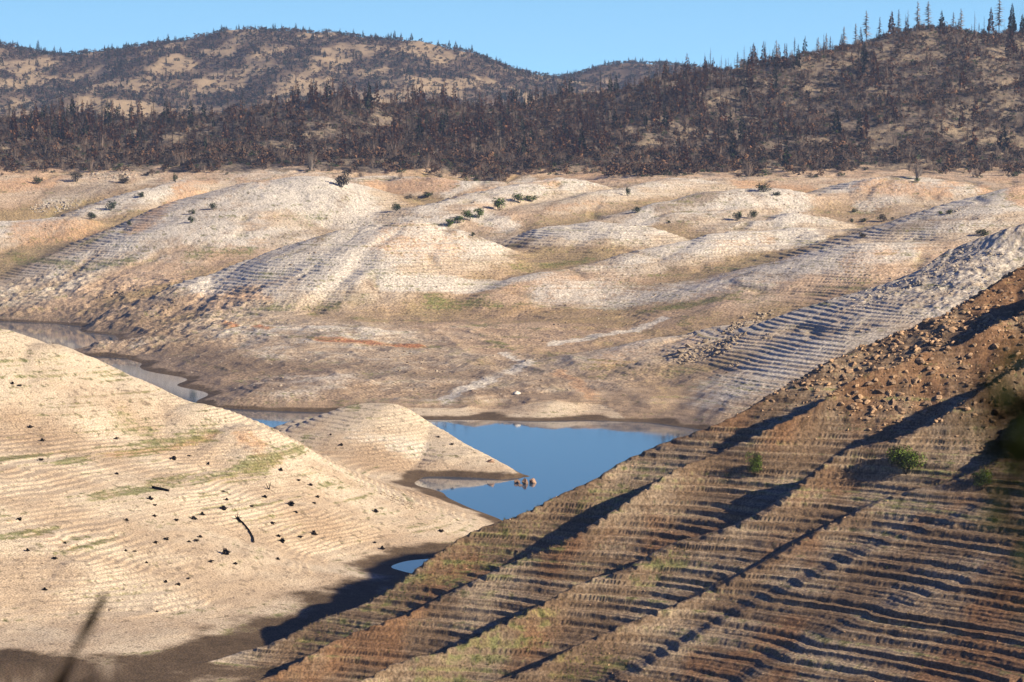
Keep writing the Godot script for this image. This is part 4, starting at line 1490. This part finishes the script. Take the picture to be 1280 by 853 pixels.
func grass() -> void:
	rng.seed = 88
	var kinds: Array = [tuft(Color(0.05, 0.065, 0.018), Color(0.14, 0.155, 0.045)), tuft(Color(0.08, 0.10, 0.02), Color(0.16, 0.21, 0.045)), tuft(Color(0.20, 0.15, 0.07), Color(0.34, 0.26, 0.13))]
	var places: Array = [[], [], []]
	for i in 60000:
		var d := sqrt(rng.randf_range(430.0 * 430.0, 610.0 * 610.0))
		var x := rng.randf_range(-0.12, 0.185) * d
		var g := soil_at(x, d, 2)
		var r := rng.randf()
		var k := 0 if rng.randf() < 0.6 else 2
		var s := rng.randf_range(0.25, 0.75)
		if r > g * 0.9 * (0.4 + n_speck.get_noise_2d(x * 0.4, d * 0.4) + 0.5) + 0.008:
			continue
		if base_at(x, d) < 1.3:
			continue
		if d < 500.0 and x < 20.0 and g > 0.7:
			k = 1
		places[k].append(turned(on_ground(x, d), Vector3(s * 0.9, s, s * 0.9)))
	many("slope_grass", kinds, places, "dark green and dry grass growing along the terraces in front", "grass")
	places = [[], [], []]
	for i in 60000:
		var d := sqrt(rng.randf_range(600.0 * 600.0, 930.0 * 930.0))
		var x := rng.randf_range(-0.185, 0.0) * d
		var g := soil_at(x, d, 2)
		var r := rng.randf()
		var k := rng.randi() % 3
		var s := rng.randf_range(0.18, 0.45)
		if g < 0.15 or r > g * 0.6:
			continue
		if base_at(x, d) < 1.3:
			continue
		places[k].append(turned(on_ground(x, d), Vector3(s * 1.3, s, s * 1.3)))
	many("hill_grass", kinds, places, "thin green grass along the benches of the pale left hill", "grass")
	places = [[], [], []]
	for i in 60000:
		var d := sqrt(rng.randf_range(1060.0 * 1060.0, 1850.0 * 1850.0))
		var x := rng.randf_range(-0.185, 0.185) * d
		var g := soil_at(x, d, 2)
		var r := rng.randf()
		var k := rng.randi() % 3
		var s := rng.randf_range(0.3, 0.8)
		if g < 0.2 or r > g * 0.7:
			continue
		places[k].append(turned(on_ground(x, d), Vector3(s * 1.6, s, s * 1.6)))
	many("shore_grass", kinds, places, "green grass in the damp swales of the far shore", "grass")

# the plants right in front of the viewpoint, out of focus in the picture
func near_plants() -> void:
	rng.seed = 99
	var root := Node3D.new()
	put(root, "overhanging_shrub", "blurred dark green sprays of leaves close by at the right edge", "shrub")
	root.position = Vector3(0.62, EYE - 1.95, -2.0)
	begin()
	tube([Vector3(0, -0.25, 0), Vector3(-0.03, 0.6, 0), Vector3(0.02, 1.4, 0.02), Vector3(-0.02, 2.2, 0)], [0.03, 0.026, 0.02, 0.008], 9, Color(0.06, 0.05, 0.042))
	part("stem", done(bark_mat), root)
	# sprays: from the stem to the tip, leaves round the outer part
	var limbs := [[Vector3(-0.02, 1.3, 0), Vector3(-0.19, 1.70, 0.02), Vector3(-0.285, 1.74, 0.03), 0.10, 300], [Vector3(-0.01, 1.4, 0), Vector3(-0.2, 1.735, -0.03), Vector3(-0.27, 1.765, -0.03), 0.09, 220], [Vector3(0, 1.7, 0), Vector3(-0.2, 1.98, 0.02), Vector3(-0.275, 2.035, 0.02), 0.03, 14], [Vector3(-0.02, 1.2, 0), Vector3(-0.2, 1.63, 0.05), Vector3(-0.275, 1.66, 0.06), 0.07, 110], [Vector3(0, 1.5, 0), Vector3(-0.2, 1.80, 0.02), Vector3(-0.265, 1.815, 0.02), 0.08, 70]]
	for l in limbs:
		begin()
		tube([l[0], l[1], l[2]], [0.007, 0.003, 0.001], 6, Color(0.05, 0.045, 0.03))
		var o := part("branch", done(bark_mat), root)
		begin()
		for k in l[4]:
			var t := rng.randf()
			var p: Vector3 = (l[1] as Vector3).lerp(l[2], t) + rv().normalized() * l[3] * rng.randf() * (1.2 - 0.8 * t)
			var a := rv().normalized()
			var b := a.cross(rv()).normalized()
			tri(p - a * 0.011, p + b * 0.007, p + a * 0.011, Color(0.010, 0.015, 0.006).lerp(Color(0.03, 0.045, 0.014), rng.randf()), (rv() + Vector3.UP).normalized())
		part("leaves", done(leaf_mat), o)
	var sh := Node3D.new()
	put(sh, "dry_twig", "blurred dark bare twig close by at the lower left corner", "twig")
	sh.position = Vector3(-0.665, EYE - 1.75, -4.0)
	begin()
	tube([Vector3(-0.05, -0.4, 0), Vector3(0.0, 0.55, 0), Vector3(0.03, 0.98, 0), Vector3(0.075, 1.07, 0), Vector3(0.10, 1.115, 0)], [0.016, 0.013, 0.010, 0.008, 0.005], 7, Color(0.05, 0.04, 0.035))
	part("stem", done(bark_mat), sh)
	for k in 2:
		begin()
		var s: Vector3 = [Vector3(0.0, 0.5, 0), Vector3(0.03, 0.97, 0)][k]
		tube([s, s + [Vector3(-0.14, 0.2, 0.1), Vector3(0.06, 0.03, 0.02)][k]], [0.005, 0.002], 6, Color(0.05, 0.04, 0.035))
		part("side_shoot", done(bark_mat), sh)

func viewpoint_bank() -> void:
	# the slope that the viewpoint stands on, below the picture
	var v := PackedVector3Array()
	var cc := PackedColorArray()
	var idx := PackedInt32Array()
	var ds := [-30.0, 0.0, 3.0, 6.0, 9.0, 14.0, 30.0, 70.0, 140.0, 220.0, 300.0, 382.0]
	var n := 41
	for i in ds.size():
		for k in n:
			var x: float = lerpf(-1.0, 1.0, k / 40.0) * maxf(14.0, ds[i] * 0.29)
			var h: float = EYE - 1.7 - maxf(0.0, ds[i]) * 0.235
			h = lerpf(h, coarse_at(x, 382.0) - 0.3, smoothstep(250.0, 382.0, ds[i]))
			h = maxf(h + n_mid.get_noise_2d(x * 2.0, ds[i]) * minf(0.15, 0.02 + absf(ds[i]) * 0.01), -1.0)
			v.append(Vector3(x, h, -ds[i]))
			cc.append(EARTH)
	for i in ds.size() - 1:
		for k in n - 1:
			var p := i * n + k
			for q in [p, p + n, p + 1, p + 1, p + n, p + n + 1]:
				idx.append(q)
	var st := SurfaceTool.new()
	var arrays := []
	arrays.resize(Mesh.ARRAY_MAX)
	arrays[Mesh.ARRAY_VERTEX] = v
	arrays[Mesh.ARRAY_COLOR] = cc
	arrays[Mesh.ARRAY_INDEX] = idx
	st.create_from_arrays(arrays)
	st.generate_normals()
	var o := single(st.commit())
	o.mesh.surface_set_material(0, soil_material(0.3, 0.6))
	o.name = "viewpoint_bank"
	o.set_meta("kind", "structure")
	add_child(o)

func columns(spans: Array) -> PackedFloat32Array:
	var out := PackedFloat32Array([u_of(spans[0][0])])
	for q in spans:
		for k in q[2]:
			out.append(u_of(lerpf(q[0], q[1], (k + 1.0) / q[2])))
	return out

func water() -> void:
	var n := noise(401, 0.35 * 256.0, 3)
	var w := MeshInstance3D.new()
	w.name = "water"
	var pm := PlaneMesh.new()
	pm.size = Vector2(900, 1230)
	w.mesh = pm
	w.position = Vector3(-20, 0, -1130)
	var m := StandardMaterial3D.new()
	m.albedo_color = Color(0.015, 0.05, 0.10).linear_to_srgb()
	m.roughness = 0.045
	m.metallic_specular = 0.8
	m.normal_enabled = true
	m.normal_texture = noise_tex(n, 512, true, Color.BLACK, Color.WHITE, 1.0)
	m.normal_scale = 0.02
	m.uv1_triplanar = true
	m.uv1_world_triplanar = true
	m.uv1_scale = Vector3.ONE * 0.06
	pm.material = m
	w.set_meta("kind", "structure")
	add_child(w)

func _ready() -> void:
	var t0 := Time.get_ticks_msec()
	# camera: a long lens, focused far out
	var cam := Camera3D.new()
	cam.name = "camera"
	cam.position = Vector3(0, EYE, 0)
	cam.rotation.x = -PITCH
	var lens := CameraAttributesPhysical.new()
	lens.frustum_focal_length = 102.0
	lens.frustum_focus_distance = 800.0
	lens.exposure_aperture = 5.6
	cam.attributes = lens
	cam.fov = rad_to_deg(2.0 * atan(426.5 / FOCAL))
	cam.near = 0.5
	cam.far = 12000.0
	add_child(cam)
	var env := Environment.new()
	env.background_mode = Environment.BG_SKY
	var sky := ProceduralSkyMaterial.new()
	sky.sky_horizon_color = Color(0.61, 0.85, 1.0)
	sky.sky_top_color = Color(0.07, 0.21, 0.50)
	sky.sky_curve = 0.09
	sky.ground_horizon_color = Color(0.40, 0.36, 0.30)
	sky.ground_bottom_color = Color(0.30, 0.26, 0.22)
	env.sky = Sky.new()
	env.sky.sky_material = sky
	env.background_energy_multiplier = 0.56
	env.tonemap_mode = Environment.TONE_MAPPER_LINEAR
	env.tonemap_exposure = 2.3
	env.fog_enabled = true
	env.fog_density = 0.00004
	env.fog_light_color = Color(0.64, 0.74, 0.93)
	env.sdfgi_enabled = true
	env.ssao_enabled = true
	env.ssil_enabled = true
	var we := WorldEnvironment.new()
	we.name = "environment"
	we.environment = env
	add_child(we)
	var sun := DirectionalLight3D.new()
	sun.name = "sun"
	sun.light_energy = 1.6
	sun.light_color = Color(1.0, 0.93, 0.82)
	sun.light_angular_distance = 0.5
	sun.shadow_enabled = true
	add_child(sun)
	sun.look_at_from_position(Vector3.ZERO, Vector3(-1.45, -0.79, -0.9))

	# the land
	n_tone = noise(13, 30.0, 4)
	n_speck = noise(17, 3.2, 3)
	n_patch = noise(23, 120.0, 4)
	grain_tex = noise_tex(noise(29, 26.0, 5), 1024, false, Color(0.66, 0.66, 0.66), Color(1, 1, 1))
	grain_nrm = noise_tex(noise(31, 44.0, 5), 1024, true, Color.BLACK, Color.WHITE, 9.0)
	bark_mat = vertex_paint(0.95)
	leaf_mat = vertex_paint(0.85, 0.25)
	stone_mat = vertex_paint(0.92)
	stone_mat.cull_mode = BaseMaterial3D.CULL_BACK
	shape_land()
	soil_setup()
	print("land ", Time.get_ticks_msec() - t0)
	var near_soil := soil_material(0.045, 0.4)
	var far_soil := soil_material(0.018, 0.5)
	var full := columns([[-240, -25, 14], [-25, 1305, 880], [1305, 1490, 12]])
	patch("terraced_slope", columns([[150, 1305, 830], [1305, 1490, 12]]), joined(joined(steps(382, 432, 30), steps(432, 592, 600)), steps(592, 662, 60)), near_soil)
	patch("creek_bank", columns([[-240, -25, 14], [-25, 150, 110]]), joined(joined(steps(382, 540, 20), steps(540, 662, 200)), PackedFloat32Array()), near_soil)
	patch("reservoir_hill", columns([[-240, -25, 14], [-25, 660, 500], [660, 900, 90]]), joined(steps(662, 830, 290), steps(830, 1060, 250)), near_soil)
	patch("far_bank", columns([[900, 1060, 110], [1060, 1490, 60]]), joined(steps(662, 900, 30), steps(900, 1060, 130)), far_soil)
	patch("reservoir_shore", full, joined(steps(1060, 1640, 440), steps(1640, 2060, 170)), far_soil)
	patch("burned_hills", columns([[-240, -25, 14], [-25, 1305, 420], [1305, 1490, 12]]), joined(steps(2060, 2700, 150), steps(2700, 3460, 30)), far_soil)
	patch("far_mountain", columns([[-240, -25, 14], [-25, 1305, 360], [1305, 1490, 12]]), joined(steps(3460, 5200, 140), steps(5200, 5500, 10)), far_soil)
	viewpoint_bank()
	water()
	print("patches ", Time.get_ticks_msec() - t0)
	forest()
	brush()
	mountain_trees()
	print("forest ", Time.get_ticks_msec() - t0)
	bushes()
	stumps()
	rocks()
	print("rocks ", Time.get_ticks_msec() - t0)
	grass()
	near_plants()
	print("all ", Time.get_ticks_msec() - t0)
